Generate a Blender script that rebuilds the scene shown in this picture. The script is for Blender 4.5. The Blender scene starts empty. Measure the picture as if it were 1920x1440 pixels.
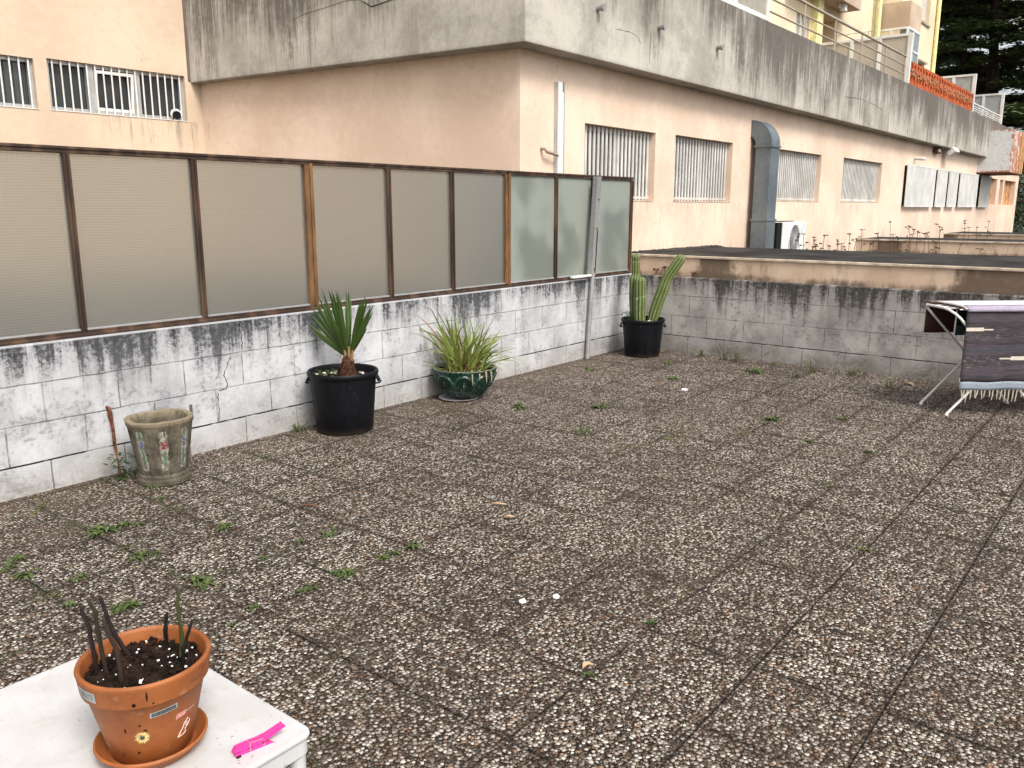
import bpy, bmesh, math, random
from mathutils import Vector, Matrix
random.seed(7)
R = math.radians
S = bpy.context.scene
COL = S.collection

# ------------------------------------------------------------------ camera
cam_d = bpy.data.cameras.new('camera')
cam = bpy.data.objects.new('camera', cam_d)
COL.objects.link(cam)
S.camera = cam
cam_d.sensor_width = 36.0
cam_d.lens = 1565.66 / 1920 * 36.0
cam_d.clip_start = 0.05
cam_d.clip_end = 900
_r = Vector((0.62214214, -0.78290406, 0.00062517))
_u = Vector((0.16141496, 0.12905122, 0.97841249))
_b = Vector((-0.76608379, -0.60861073, 0.20666063))
m = Matrix.Identity(4)
for i in range(3):
    m[i][0] = _r[i]; m[i][1] = _u[i]; m[i][2] = _b[i]
m[2][3] = 1.5
cam.matrix_world = m
S.render.resolution_x = 1024
S.render.resolution_y = 768

# ------------------------------------------------------------------ world, sun, exposure
w = bpy.data.worlds.new('World')
S.world = w
w.use_nodes = True
wn = w.node_tree.nodes; wl = w.node_tree.links
wn.clear()
SUN_EL, SUN_AZ = 50.0, -110.0          # azimuth of the sun, degrees from +X toward +Y
sky = wn.new('ShaderNodeTexSky')
sky.sky_type = 'NISHITA'
sky.sun_disc = False
sky.sun_elevation = R(SUN_EL)
sky.sun_rotation = R(90 - SUN_AZ)
sky.air_density = 1.0
sky.dust_density = 4.0
hs = wn.new('ShaderNodeHueSaturation')
hs.inputs['Saturation'].default_value = 0.25
bg = wn.new('ShaderNodeBackground'); bg.inputs[1].default_value = 0.135
wo = wn.new('ShaderNodeOutputWorld')
wl.new(sky.outputs[0], hs.inputs['Color']); wl.new(hs.outputs[0], bg.inputs[0]); wl.new(bg.outputs[0], wo.inputs[0])
sl = bpy.data.lights.new('sun', 'SUN')
sl.energy = 1.55; sl.angle = R(18); sl.color = (1.0, 0.955, 0.89)
so = bpy.data.objects.new('sun', sl); COL.objects.link(so)
sd = Vector((math.cos(R(SUN_EL)) * math.cos(R(SUN_AZ)), math.cos(R(SUN_EL)) * math.sin(R(SUN_AZ)), math.sin(R(SUN_EL))))
so.rotation_euler = sd.to_track_quat('Z', 'Y').to_euler()
S.view_settings.view_transform = 'Standard'
S.view_settings.look = 'None'
S.view_settings.gamma = 1.0
S.view_settings.use_curve_mapping = False
S.view_settings.exposure = 0.82

# ------------------------------------------------------------------ node helpers
class NT:
    def __init__(s, name):
        s.m = bpy.data.materials.new(name); s.m.use_nodes = True
        s.t = s.m.node_tree; s.t.nodes.clear()
        s.out = s.t.nodes.new('ShaderNodeOutputMaterial')
        s.co = s.n('ShaderNodeNewGeometry').outputs['Position']
    def n(s, ty, ins=None, **pr):
        nd = s.t.nodes.new(ty)
        for k, v in pr.items(): setattr(nd, k, v)
        for k, v in (ins or {}).items():
            sk = nd.inputs[k]
            if isinstance(v, bpy.types.NodeSocket): s.t.links.new(v, sk)
            elif isinstance(v, (tuple, list)) and len(v) == 3 and sk.type == 'RGBA': sk.default_value = (*v, 1)
            else: sk.default_value = v
        return nd
    def math(s, op, a, b=0.0, c=0.0, clamp=False):
        return s.n('ShaderNodeMath', {0: a, 1: b, 2: c}, operation=op, use_clamp=clamp).outputs[0]
    def map(s, vec=None, sc=(1, 1, 1), loc=(0, 0, 0), rot=(0, 0, 0)):
        return s.n('ShaderNodeMapping', {'Vector': vec or s.co, 'Scale': sc, 'Location': loc, 'Rotation': rot}).outputs[0]
    def noise(s, vec=None, sc=5.0, det=4.0, ro=0.55, dist=0.0, col=False):
        nd = s.n('ShaderNodeTexNoise', {'Vector': vec or s.co, 'Scale': sc, 'Detail': det, 'Roughness': ro, 'Distortion': dist})
        return nd.outputs['Color' if col else 'Fac']
    def vor(s, vec=None, sc=5.0, feat='F1', rnd=1.0, out='Distance', dim='3D', sm=None):
        ins = {'Vector': vec or s.co, 'Scale': sc, 'Randomness': rnd}
        nd = s.t.nodes.new('ShaderNodeTexVoronoi'); nd.feature = feat; nd.voronoi_dimensions = dim
        for k, v in ins.items():
            if isinstance(v, bpy.types.NodeSocket): s.t.links.new(v, nd.inputs[k])
            else: nd.inputs[k].default_value = v
        return nd.outputs[out]
    def ss(s, v, a, b, x=0.0, y=1.0):
        return s.n('ShaderNodeMapRange', {0: v, 1: a, 2: b, 3: x, 4: y}, interpolation_type='SMOOTHSTEP').outputs[0]
    def lin(s, v, a, b, x=0.0, y=1.0):
        return s.n('ShaderNodeMapRange', {0: v, 1: a, 2: b, 3: x, 4: y}).outputs[0]
    def ramp(s, f, pts, mode='LINEAR'):
        nd = s.n('ShaderNodeValToRGB', {0: f}); cr = nd.color_ramp; cr.interpolation = mode
        while len(cr.elements) < len(pts): cr.elements.new(0.5)
        for e, (p, c) in zip(cr.elements, pts):
            e.position = p; e.color = (*c, 1) if len(c) == 3 else c
        return nd.outputs[0]
    def mix(s, f, a, b, mode='MIX'):
        nd = s.n('ShaderNodeMix', data_type='RGBA', blend_type=mode)
        for i, v in ((0, f), (6, a), (7, b)):
            sk = nd.inputs[i]
            if isinstance(v, bpy.types.NodeSocket): s.t.links.new(v, sk)
            elif isinstance(v, (tuple, list)): sk.default_value = (*v, 1)
            else: sk.default_value = v
        return nd.outputs[2]
    def xyz(s, vec=None):
        o = s.n('ShaderNodeSeparateXYZ', {0: vec or s.co}).outputs
        return o[0], o[1], o[2]
    def comb(s, x, y, z=0.0):
        return s.n('ShaderNodeCombineXYZ', {0: x, 1: y, 2: z}).outputs[0]
    def bump(s, h, st=0.5, d=0.01, nrm=None):
        ins = {'Height': h, 'Strength': st, 'Distance': d}
        if nrm: ins['Normal'] = nrm
        return s.n('ShaderNodeBump', ins).outputs[0]
    def fin(s, base, rough=0.8, nrm=None, **kw):
        ins = {'Base Color': base, 'Roughness': rough}
        if nrm: ins['Normal'] = nrm
        for k, v in kw.items(): ins[k.replace('_', ' ')] = v
        p = s.n('ShaderNodeBsdfPrincipled', ins)
        s.t.links.new(p.outputs[0], s.out.inputs[0])
        return s.m

def plain(name, col, rough=0.6, var=0.12, sc=9.0, bst=0.15, bd=0.002, **kw):
    n = NT(name)
    f = n.noise(sc=sc, det=6)
    c = n.mix(n.ss(f, 0.3, 0.7), tuple(x * (1 - var) for x in col), tuple(min(1, x * (1 + var)) for x in col))
    if rough > .7: kw.setdefault('Specular_IOR_Level', .15)
    return n.fin(c, rough, n.bump(n.noise(sc=sc * 12, det=4), bst, bd), **kw)

# ------------------------------------------------------------------ materials
def mat_ground():
    n = NT('exposed_aggregate_paving')
    x, y, z = n.xyz()
    # pebbles
    wv = n.noise(sc=55, det=2, col=True)
    wob = n.n('ShaderNodeVectorMath', {0: n.co, 1: n.n('ShaderNodeVectorMath', {0: wv, 3: 0.010}, operation='SCALE').outputs[0]}, operation='ADD').outputs[0]
    flat = n.n('ShaderNodeVectorMath', {0: wob, 1: (1, 1, 0)}, operation='MULTIPLY').outputs[0]
    RAMP = [(0.0, (0.022, 0.015, 0.011)), (0.12, (0.050, 0.036, 0.027)), (0.24, (0.125, 0.092, 0.068)), (0.38, (0.28, 0.22, 0.165)),
            (0.52, (0.58, 0.495, 0.405)), (0.70, (0.80, 0.74, 0.65)), (0.84, (0.42, 0.39, 0.35)), (0.89, (0.38, 0.22, 0.115)), (0.94, (0.20, 0.105, 0.065)), (1.0, (0.80, 0.76, 0.68))]
    def layer(sc, r0, r1, off):
        v_ = n.map(flat, loc=(off, off * .7, 0))
        f_ = n.vor(v_, sc, 'F1', dim='2D'); cc = n.vor(v_, sc, 'F1', out='Color', dim='2D')
        e_ = n.vor(v_, sc, 'DISTANCE_TO_EDGE', dim='2D')
        a_, b_, d_ = n.xyz(cc)
        rad = n.lin(b_, 0, 1, r0, r1)
        m_ = n.math('MULTIPLY', n.ss(n.math('SUBTRACT', rad, f_), -0.03, 0.05), n.ss(e_, 0.02, 0.07))
        q = n.math('DIVIDE', f_, rad)
        dome_ = n.math('SQRT', n.math('MAXIMUM', n.math('SUBTRACT', 1.0, n.math('MULTIPLY', q, q)), 0.0))
        return m_, n.ramp(a_, RAMP), dome_, d_
    mA, sA, dA, xA = layer(66.0, 0.34, 0.58, 0.0)
    mB, sB, dB, xB = layer(112.0, 0.32, 0.54, 3.3)
    sB = n.mix(0.45, sB, (0.060, 0.042, 0.030))
    stone = n.mix(mA, sB, sA)
    stone = n.mix(n.lin(n.noise(sc=260, det=3), 0.3, 0.7, 0.0, 0.20), stone, (0.16, 0.12, 0.09))
    stone = n.mix(n.math('MULTIPLY', n.ss(n.noise(sc=15, det=4, ro=0.65), 0.50, 0.64), 0.45), stone, (0.075, 0.052, 0.038))
    body = n.math('MAXIMUM', mA, n.math('MULTIPLY', mB, 0.80))
    cb = n.math('ADD', n.math('MULTIPLY', xA, mA), n.math('MULTIPLY', xB, n.math('SUBTRACT', 1.0, mA)))
    # wide scale dirt
    big = n.noise(sc=0.85, det=5, ro=0.62)
    mid = n.noise(sc=3.2, det=5, ro=0.6)
    dirt = n.ss(n.math('ADD', n.math('MULTIPLY', big, 0.55), n.math('MULTIPLY', mid, 0.55)), 0.46, 0.72)
    low = n.ss(n.math('ADD', n.math('MULTIPLY', n.noise(sc=9, det=4), 0.5), n.math('MULTIPLY', cb, 0.5)), 0.60, 0.30)   # stones lost in dirt
    sunk = n.math('MULTIPLY', low, n.lin(dirt, 0, 1, 0.20, 0.95), clamp=True)
    # tile joints
    jx = n.math('ABSOLUTE', n.math('SUBTRACT', n.math('FRACT', n.math('DIVIDE', n.math('SUBTRACT', x, 1.67 - 0.205), 0.41)), 0.5))
    jy = n.math('ABSOLUTE', n.math('SUBTRACT', n.math('FRACT', n.math('DIVIDE', n.math('SUBTRACT', y, 0.535 - 0.2025), 0.405)), 0.5))
    wj = n.lin(n.noise(sc=4, det=3), 0.35, 0.65, 0.002, 0.0085)
    lx = n.ss(jx, n.math('ADD', wj, 0.008), n.math('MULTIPLY', wj, 0.4))
    ly = n.ss(jy, n.math('ADD', n.math('MULTIPLY', wj, 0.9), 0.006), n.math('MULTIPLY', wj, 0.5))
    fadex = n.ss(n.noise(sc=2.1, det=3), 0.40, 0.62, 0.05, 0.85)
    fadey = n.math('MAXIMUM', n.ss(y, 1.7, 0.9, 0.0, 0.9), n.ss(n.noise(sc=1.7, det=3), 0.40, 0.62, 0.05, 0.75))
    joint = n.math('MAXIMUM', n.math('MULTIPLY', lx, fadex), n.math('MULTIPLY', ly, fadey), clamp=True)
    wob2 = n.math('MULTIPLY', n.math('SUBTRACT', n.noise(sc=7, det=4), 0.5), 0.10)
    nf = n.ss(n.noise(sc=1.3, det=4), 0.35, 0.60, 0.28, 1.0)
    near = n.math('MULTIPLY', n.math('MAXIMUM', n.ss(n.math('ADD', jx, wob2), 0.105, 0.0), n.ss(n.math('ADD', jy, wob2), 0.095, 0.0)), nf)
    # every slab has weathered a little differently
    tid = n.comb(n.math('FLOOR', n.math('DIVIDE', n.math('SUBTRACT', x, 1.67), 0.41)), n.math('FLOOR', n.math('DIVIDE', n.math('SUBTRACT', y, 0.535), 0.405)))
    tr = n.n('ShaderNodeTexWhiteNoise', {'Vector': tid}, noise_dimensions='2D').outputs['Value']
    # matrix
    mtx = n.mix(n.noise(sc=30, det=5), (0.006, 0.004, 0.003), (0.034, 0.022, 0.016))
    c = n.mix(n.math('MULTIPLY', body, n.math('SUBTRACT', 1.0, n.math('MULTIPLY', sunk, 0.85))), mtx, stone)
    c = n.mix(n.math('MULTIPLY', dirt, 0.26), c, (0.030, 0.022, 0.018))
    c = n.mix(n.math('MULTIPLY', near, 0.52), c, (0.036, 0.023, 0.017))
    c = n.mix(n.lin(tr, 0, 1, 0.0, 0.24), c, (0.075, 0.050, 0.035))
    # tan silt near the left wall foot, moss
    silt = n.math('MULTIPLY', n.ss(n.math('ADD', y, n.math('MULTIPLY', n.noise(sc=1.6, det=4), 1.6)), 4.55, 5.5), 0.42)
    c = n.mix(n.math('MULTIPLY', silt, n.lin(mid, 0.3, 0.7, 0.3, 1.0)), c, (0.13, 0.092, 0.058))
    moss = n.math('MULTIPLY', n.ss(n.noise(sc=2.7, det=5), 0.60, 0.72), n.ss(n.math('SUBTRACT', n.math('MULTIPLY', y, 0.6), x), -1.5, 0.6))
    c = n.mix(n.math('MULTIPLY', moss, 0.35), c, (0.075, 0.085, 0.030))
    mj = n.math('MULTIPLY', n.math('MULTIPLY', n.math('MAXIMUM', n.ss(jx, 0.05, 0.0), n.ss(jy, 0.05, 0.0)), n.ss(n.noise(sc=3.1, det=5), 0.50, 0.62)), n.ss(n.math('SUBTRACT', n.math('MULTIPLY', y, 0.9), x), -0.6, 1.2))
    c = n.mix(n.math('MULTIPLY', mj, n.ss(n.noise(sc=60, det=3), 0.4, 0.6, 0.2, 0.85)), c, (0.055, 0.080, 0.022))
    c = n.mix(joint, c, (0.012, 0.008, 0.006))
    dome = n.math('MULTIPLY', n.math('MAXIMUM', n.math('MULTIPLY', mA, n.math('ADD', 0.35, dA)), n.math('MULTIPLY', mB, n.math('MULTIPLY', dB, 0.7))), n.math('SUBTRACT', 1.0, n.math('MULTIPLY', sunk, 0.7)))
    h = n.math('SUBTRACT', dome, n.math('MULTIPLY', joint, 2.5))
    h = n.math('ADD', h, n.math('MULTIPLY', n.noise(sc=200, det=3), 0.15))
    nb = n.bump(h, 1.0, 0.008)
    return n.fin(c, n.lin(body, 0, 1, 0.95, 0.6), nb, Specular_IOR_Level=n.lin(body, 0, 1, 0.03, 0.30))

def mat_block(name, axis, paint, dirtc, base_joint, hi, ustart, brown=False):
    """painted or raw concrete blocks, 0.405 x 0.212, rows from z=0.168; axis: 0 wall runs along x, 1 along y"""
    n = NT(name)
    x, y, z = n.xyz()
    u = x if axis == 0 else y
    v2 = n.comb(n.math('ADD', u, ustart), n.math('ADD', z, 0.044 + 0.212))
    wv = n.noise(n.comb(u, z), sc=6, det=4, col=True)
    v2w = n.n('ShaderNodeVectorMath', {0: v2, 1: n.n('ShaderNodeVectorMath', {0: n.n('ShaderNodeVectorMath', {0: wv, 1: (0.5, 0.5, 0.5)}, operation='SUBTRACT').outputs[0], 3: 0.012}, operation='SCALE').outputs[0]}, operation='ADD').outputs[0]
    br = n.t.nodes.new('ShaderNodeTexBrick')
    n.t.links.new(v2w, br.inputs['Vector'])
    br.inputs['Scale'].default_value = 1.0
    br.inputs['Mortar Size'].default_value = 0.0045
    br.inputs['Mortar Smooth'].default_value = 0.6
    br.inputs['Brick Width'].default_value = 0.405
    br.inputs['Row Height'].default_value = 0.212
    br.inputs['Bias'].default_value = 0.0
    br.inputs['Color1'].default_value = (0.2, 0.2, 0.2, 1); br.inputs['Color2'].default_value = (0.8, 0.8, 0.8, 1); br.inputs['Mortar'].default_value = (0.5, 0.5, 0.5, 1)
    mort = br.outputs['Fac']
    perb = n.xyz(br.outputs['Color'])[0]
    blotch = n.noise(n.comb(u, z), sc=3.0, det=6, ro=0.62)
    fine = n.noise(n.comb(u, z), sc=38, det=6, ro=0.7)
    grit = n.noise(n.comb(u, z), sc=150, det=3, ro=0.6)
    base = n.mix(n.ss(n.math('ADD', n.math('MULTIPLY', blotch, 0.7), n.math('MULTIPLY', fine, 0.3)), 0.34, 0.66), paint[0], paint[1])
    base = n.mix(n.lin(perb, 0.2, 0.8, 0.0, 0.16), base, paint[0])
    # black mould hanging from the top in tongues of every length
    dz = n.math('SUBTRACT', 0.803 if axis == 0 else 0.785, z)
    t1 = n.noise(n.comb(n.math('MULTIPLY', u, 2.3), 0.7), sc=1.0, det=2, ro=0.5)
    t2 = n.noise(n.comb(n.math('MULTIPLY', u, 11.0), n.math('MULTIPLY', z, 0.7)), sc=1.0, det=5, ro=0.65)
    t3 = n.noise(n.comb(n.math('MULTIPLY', u, 42.0), n.math('MULTIPLY', z, 2.2)), sc=1.0, det=4, ro=0.6)
    blockv = n.math('MULTIPLY', n.math('SUBTRACT', perb, 0.5), 0.05)
    Ln = n.math('ADD', n.math('MULTIPLY', n.ss(t1, 0.36, 0.70, -0.03, 1.0), 0.20), n.math('ADD', n.math('MULTIPLY', n.math('SUBTRACT', t2, 0.48), n.math('MULTIPLY', hi, 0.85)), n.math('MULTIPLY', n.math('SUBTRACT', t3, 0.5), 0.24)))
    rough_ = n.math('ADD', n.math('MULTIPLY', n.math('SUBTRACT', fine, 0.5), 0.42), n.math('ADD', n.math('MULTIPLY', n.math('SUBTRACT', grit, 0.5), 0.26), n.math('MULTIPLY', n.math('SUBTRACT', n.noise(n.comb(u, z), sc=11, det=5, ro=0.65), 0.5), 0.30)))
    df_ = n.math('ADD', n.math('SUBTRACT', Ln, dz), n.math('ADD', rough_, blockv))
    sk = n.math('MULTIPLY', n.math('MULTIPLY', n.ss(df_, -0.04, 0.09), n.lin(dz, 0.0, 0.40, 0.95, 0.55)), n.ss(n.math('ADD', n.math('MULTIPLY', fine, 0.6), n.math('MULTIPLY', t3, 0.4)), 0.34, 0.56, 0.45, 1.0))
    light = n.math('MULTIPLY', n.ss(n.math('ADD', df_, 0.16), -0.05, 0.20), 0.50)
    # mould in the block faces, lower down
    pat = n.ss(n.math('ADD', n.math('MULTIPLY', n.noise(n.comb(n.math('MULTIPLY', u, 1.5), n.math('MULTIPLY', z, 1.2)), sc=3.4, det=7, ro=0.7), 0.75), n.math('MULTIPLY', fine, 0.30)), 0.52, 0.64)
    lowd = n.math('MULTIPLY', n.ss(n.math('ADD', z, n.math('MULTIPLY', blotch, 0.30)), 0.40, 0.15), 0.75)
    c = n.mix(light, base, dirtc[1])
    c = n.mix(n.math('MULTIPLY', pat, n.math('MULTIPLY', 0.70, n.ss(fine, 0.35, 0.62, 0.2, 1.0))), c, dirtc[1])
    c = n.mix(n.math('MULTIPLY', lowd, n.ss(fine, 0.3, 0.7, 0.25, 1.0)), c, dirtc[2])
    c = n.mix(sk, c, dirtc[0])
    # joints: dark only in stretches
    jd = n.ss(n.noise(n.comb(u, n.math('MULTIPLY', z, 3.0)), sc=4.5, det=4), 0.38, 0.60, base_joint, 1.0)
    c = n.mix(n.math('MULTIPLY', n.math('MULTIPLY', mort, jd), 0.75), c, (0.075, 0.072, 0.070))
    # the lowest bed joint is open and dark
    zj = n.math('ABSOLUTE', n.math('SUBTRACT', n.math('ADD', z, n.math('MULTIPLY', n.math('SUBTRACT', blotch, 0.5), 0.012)), 0.168))
    gap = n.math('MULTIPLY', n.ss(zj, 0.0060, 0.002), n.ss(n.noise(n.comb(u, 0.0), sc=5, det=3), 0.40, 0.52))
    c = n.mix(gap, c, (0.02, 0.018, 0.017))
    # bright worn lip at the very top
    c = n.mix(n.math('MULTIPLY', n.ss(n.math('ADD', z, n.math('MULTIPLY', fine, 0.012)), 0.797, 0.804), 0.55), c, paint[1])
    h = n.math('ADD', n.math('MULTIPLY', mort, -0.7), n.math('ADD', n.math('MULTIPLY', fine, 0.35), n.math('MULTIPLY', grit, 0.28)))
    h = n.math('SUBTRACT', h, n.math('MULTIPLY', gap, 1.2))
    h = n.math('ADD', h, n.math('MULTIPLY', perb, 0.25))
    return n.fin(c, 0.9, n.bump(h, 0.8, 0.008), Specular_IOR_Level=0.15)

def mat_render(name, c1, c2, base_z=None, dark=(0.16, 0.13, 0.11), amount=0.0):
    """painted cement render with faint patches and some stains"""
    n = NT(name)
    x, y, z = n.xyz()
    a = n.noise(sc=0.9, det=6, ro=0.6); b = n.noise(sc=14, det=6, ro=0.65)
    c = n.mix(n.ss(n.math('ADD', n.math('MULTIPLY', a, 0.75), n.math('MULTIPLY', b, 0.25)), 0.38, 0.62), c1, c2)
    sp = n.ss(n.noise(sc=70, det=3), 0.66, 0.74)
    c = n.mix(n.math('MULTIPLY', sp, 0.10), c, dark)
    vs = n.noise(n.map(sc=(5.0, 5.0, 0.30)), sc=1.0, det=6, ro=0.6)
    vv = n.math('MULTIPLY', n.ss(vs, 0.56, 0.72), n.ss(a, 0.45, 0.6))
    c = n.mix(n.math('MULTIPLY', vv, 0.10 + amount), c, dark)
    # drips below the sills, dirt at the foot, the worst of it under the rear window's corner
    dv = n.noise(n.map(sc=(11.0, 11.0, 0.8)), sc=1.0, det=6, ro=0.65)
    front = n.ss(y, 5.2, 4.9)
    under = n.math('MULTIPLY', n.math('MULTIPLY', n.ss(z, 1.20, 1.56), n.ss(z, 1.575, 1.565)), front)
    foot = n.math('MULTIPLY', n.ss(n.math('ADD', z, n.math('MULTIPLY', dv, 0.3)), 1.38, 1.12), front)
    rearw = n.math('MULTIPLY', n.math('MULTIPLY', n.ss(z, 2.02, 2.40), n.ss(z, 2.46, 2.45)), n.math('MULTIPLY', n.ss(x, 4.3, 5.0), n.ss(y, 8.9, 9.0)))
    dm = n.math('ADD', n.math('MULTIPLY', under, 0.35), n.math('ADD', n.math('MULTIPLY', foot, 0.5), n.math('MULTIPLY', rearw, 1.0)), clamp=True)
    c = n.mix(n.math('MULTIPLY', n.math('MULTIPLY', n.ss(dv, 0.46, 0.66), dm), 0.75), c, dark)
    hair = n.vor(n.map(sc=(0.55, 0.55, 0.9)), 1.0, 'DISTANCE_TO_EDGE')
    hair = n.vor(n.n('ShaderNodeVectorMath', {0: n.co, 1: n.n('ShaderNodeVectorMath', {0: n.noise(sc=4, det=4, col=True), 3: 0.35}, operation='SCALE').outputs[0]}, operation='ADD').outputs[0], 0.55, 'DISTANCE_TO_EDGE')
    c = n.mix(n.math('MULTIPLY', n.math('MULTIPLY', n.ss(hair, 0.0035, 0.0008), n.ss(a, 0.48, 0.58)), 0.28), c, dark)
    h = n.math('ADD', n.noise(sc=90, det=4, ro=0.7), n.math('MULTIPLY', b, 0.8))
    return n.fin(c, 0.88, n.bump(h, 0.35, 0.004)), n

def mat_fascia():
    n = NT('weathered_concrete')
    x, y, z = n.xyz()
    # run coordinate: along the face whichever way it turns
    u = n.math('SUBTRACT', x, n.math('MULTIPLY', y, 0.93))
    a = n.noise(sc=1.4, det=7, ro=0.62); b = n.noise(sc=16, det=6, ro=0.7); g = n.noise(sc=110, det=3)
    c = n.mix(n.ss(n.math('ADD', n.math('MULTIPLY', a, 0.7), n.math('MULTIPLY', b, 0.3)), 0.36, 0.64), (0.31, 0.285, 0.245), (0.52, 0.485, 0.425))
    s1 = n.noise(n.comb(n.math('MULTIPLY', u, 3.4), n.math('MULTIPLY', z, 0.35)), sc=1, det=8, ro=0.62)
    s2 = n.noise(n.comb(n.math('MULTIPLY', u, 15.0), n.math('MULTIPLY', z, 0.8)), sc=1, det=5, ro=0.65)
    s3 = n.noise(n.comb(n.math('MULTIPLY', u, 45.0), n.math('MULTIPLY', z, 2.5)), sc=1, det=3, ro=0.6)
    # dirt is heavy beyond x=9.6 on the long face, and in bands on the short one
    reg = n.math('ADD', n.ss(x, 8.2, 11.6, 0.0, 0.165), n.ss(y, 4.9, 6.6, 0.0, 0.13))
    band = n.math('MULTIPLY', n.ss(n.math('ABSOLUTE', n.math('SUBTRACT', x, 8.15)), 0.45, 0.1), 0.12)
    top = n.lin(z, 2.9, 3.87, -0.13, 0.10)
    wide = n.math('MULTIPLY', n.math('SUBTRACT', n.noise(n.comb(n.math('MULTIPLY', u, 0.9), n.math('MULTIPLY', z, 0.7)), sc=1, det=5, ro=0.6), 0.5), 0.55)
    amt = n.math('ADD', wide, n.math('ADD', n.math('ADD', n.math('MULTIPLY', s1, 0.46), n.math('MULTIPLY', s2, 0.42)), n.math('ADD', n.math('MULTIPLY', s3, 0.30), n.math('ADD', top, n.math('ADD', reg, band)))))
    amt = n.math('ADD', amt, n.math('MULTIPLY', n.math('SUBTRACT', b, 0.5), 0.35))
    k = n.ss(amt, 0.58, 0.84)
    c = n.mix(n.math('MULTIPLY', k, 0.93), c, n.mix(b, (0.060, 0.050, 0.043), (0.17, 0.148, 0.130)))
    # pale lime runs
    lime = n.math('MULTIPLY', n.ss(n.noise(n.comb(n.math('MULTIPLY', u, 9.0), n.math('MULTIPLY', z, 0.9)), sc=1, det=5), 0.58, 0.70), n.ss(z, 3.6, 3.0))
    c = n.mix(n.math('MULTIPLY', lime, 0.45), c, (0.55, 0.50, 0.44))
    # dark drip edge
    edge = n.math('MULTIPLY', n.ss(n.math('ADD', z, n.math('MULTIPLY', b, 0.05)), 2.95, 2.90), 0.35)
    c = n.mix(edge, c, (0.20, 0.18, 0.16))
    h = n.math('ADD', n.math('MULTIPLY', b, 1.0), n.math('MULTIPLY', g, 0.6))
    return n.fin(c, 0.92, n.bump(h, 0.5, 0.006), Specular_IOR_Level=0.15)

def mat_obscure(name, tint, wire=0.0145, body=0.30, lit=0.42, blot=0.0):
    """cast wired glass: light passes blurred, wire grid embedded"""
    n = NT(name)
    x, y, z = n.xyz()
    fx = n.math('ABSOLUTE', n.math('SUBTRACT', n.math('FRACT', n.math('DIVIDE', x, wire)), 0.5))
    fz = n.math('ABSOLUTE', n.math('SUBTRACT', n.math('FRACT', n.math('DIVIDE', z, wire)), 0.5))
    g = n.math('MAXIMUM', n.math('MULTIPLY', n.ss(fx, 0.30, 0.46), 0.75), n.ss(fz, 0.28, 0.44))
    hm = n.noise(sc=160, det=2)
    c = n.mix(n.math('MULTIPLY', g, 0.40), tint, tuple(t * 0.42 for t in tint))
    c = n.mix(n.lin(n.noise(sc=1.1, det=4), 0.3, 0.7, 0, 0.25), c, tuple(t * 0.86 for t in tint))
    if blot: c = n.mix(n.math('MULTIPLY', n.ss(n.noise(n.map(sc=(1.9, 1.9, 1.5)), sc=1.0, det=2), 0.42, 0.62), blot), c, tuple(t * 0.42 for t in tint))
    grime = n.math('MULTIPLY', n.ss(n.math('ADD', z, n.math('MULTIPLY', n.noise(sc=7, det=5), 0.12)), 0.95, 0.84), 0.25)
    c = n.mix(grime, c, (0.30, 0.29, 0.27))
    nb = n.bump(n.math('ADD', n.math('MULTIPLY', g, 0.5), hm), 0.35, 0.002)
    tl = n.n('ShaderNodeBsdfTranslucent', {'Color': c})
    df = n.n('ShaderNodeBsdfDiffuse', {'Color': c, 'Normal': nb})
    gl = n.n('ShaderNodeBsdfGlossy', {'Color': (0.9, 0.95, 0.97), 'Roughness': 0.28, 'Normal': nb})
    rc = n.mix(n.math('MULTIPLY', g, 0.40), tuple(min(1, t * 1.5) for t in tint), tint)
    rf = n.n('ShaderNodeBsdfRefraction', {'Color': rc, 'Roughness': 0.62, 'IOR': 1.12, 'Normal': nb})
    m1 = n.n('ShaderNodeMixShader', {0: lit, 1: tl.outputs[0], 2: df.outputs[0]})
    m2 = n.n('ShaderNodeMixShader', {0: 1.0 - body, 1: m1.outputs[0], 2: rf.outputs[0]})
    fr = n.n('ShaderNodeFresnel', {'IOR': 1.45})
    m3 = n.n('ShaderNodeMixShader', {0: fr.outputs[0], 1: m2.outputs[0], 2: gl.outputs[0]})
    n.t.links.new(m3.outputs[0], n.out.inputs[0])
    return n.m

def mat_metal_frame():
    n = NT('bronze_anodised_frame')
    f = n.noise(n.map(sc=(8, 8, 1.2)), sc=1.5, det=6)
    c = n.mix(n.ss(f, 0.42, 0.66), (0.040, 0.022, 0.014), (0.115, 0.065, 0.038))
    return n.fin(c, 0.5, n.bump(n.noise(sc=60), 0.2, 0.002), Metallic=0.25)

def mat_rust_post():
    n = NT('rusting_brown_post')
    f = n.noise(n.map(sc=(10, 10, 2.2)), sc=1.5, det=7, ro=0.65)
    c = n.ramp(f, [(0.30, (0.045, 0.022, 0.010)), (0.48, (0.13, 0.062, 0.022)), (0.62, (0.20, 0.10, 0.035)), (0.75, (0.30, 0.10, 0.03))])
    return n.fin(c, 0.65, n.bump(n.noise(sc=80, det=5), 0.4, 0.003))

def mat_galv(name, lo, hi_, met=0.55, rough=0.5):
    n = NT(name)
    v = n.vor(sc=55, out='Color'); r_, g_, b_ = n.xyz(v)
    f = n.noise(sc=2.5, det=5)
    c = n.mix(n.math('ADD', n.math('MULTIPLY', r_, 0.35), n.math('MULTIPLY', n.ss(f, 0.3, 0.7), 0.65)), lo, hi_)
    return n.fin(c, rough, n.bump(n.noise(sc=40, det=4), 0.12, 0.002), Metallic=met)

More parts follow.
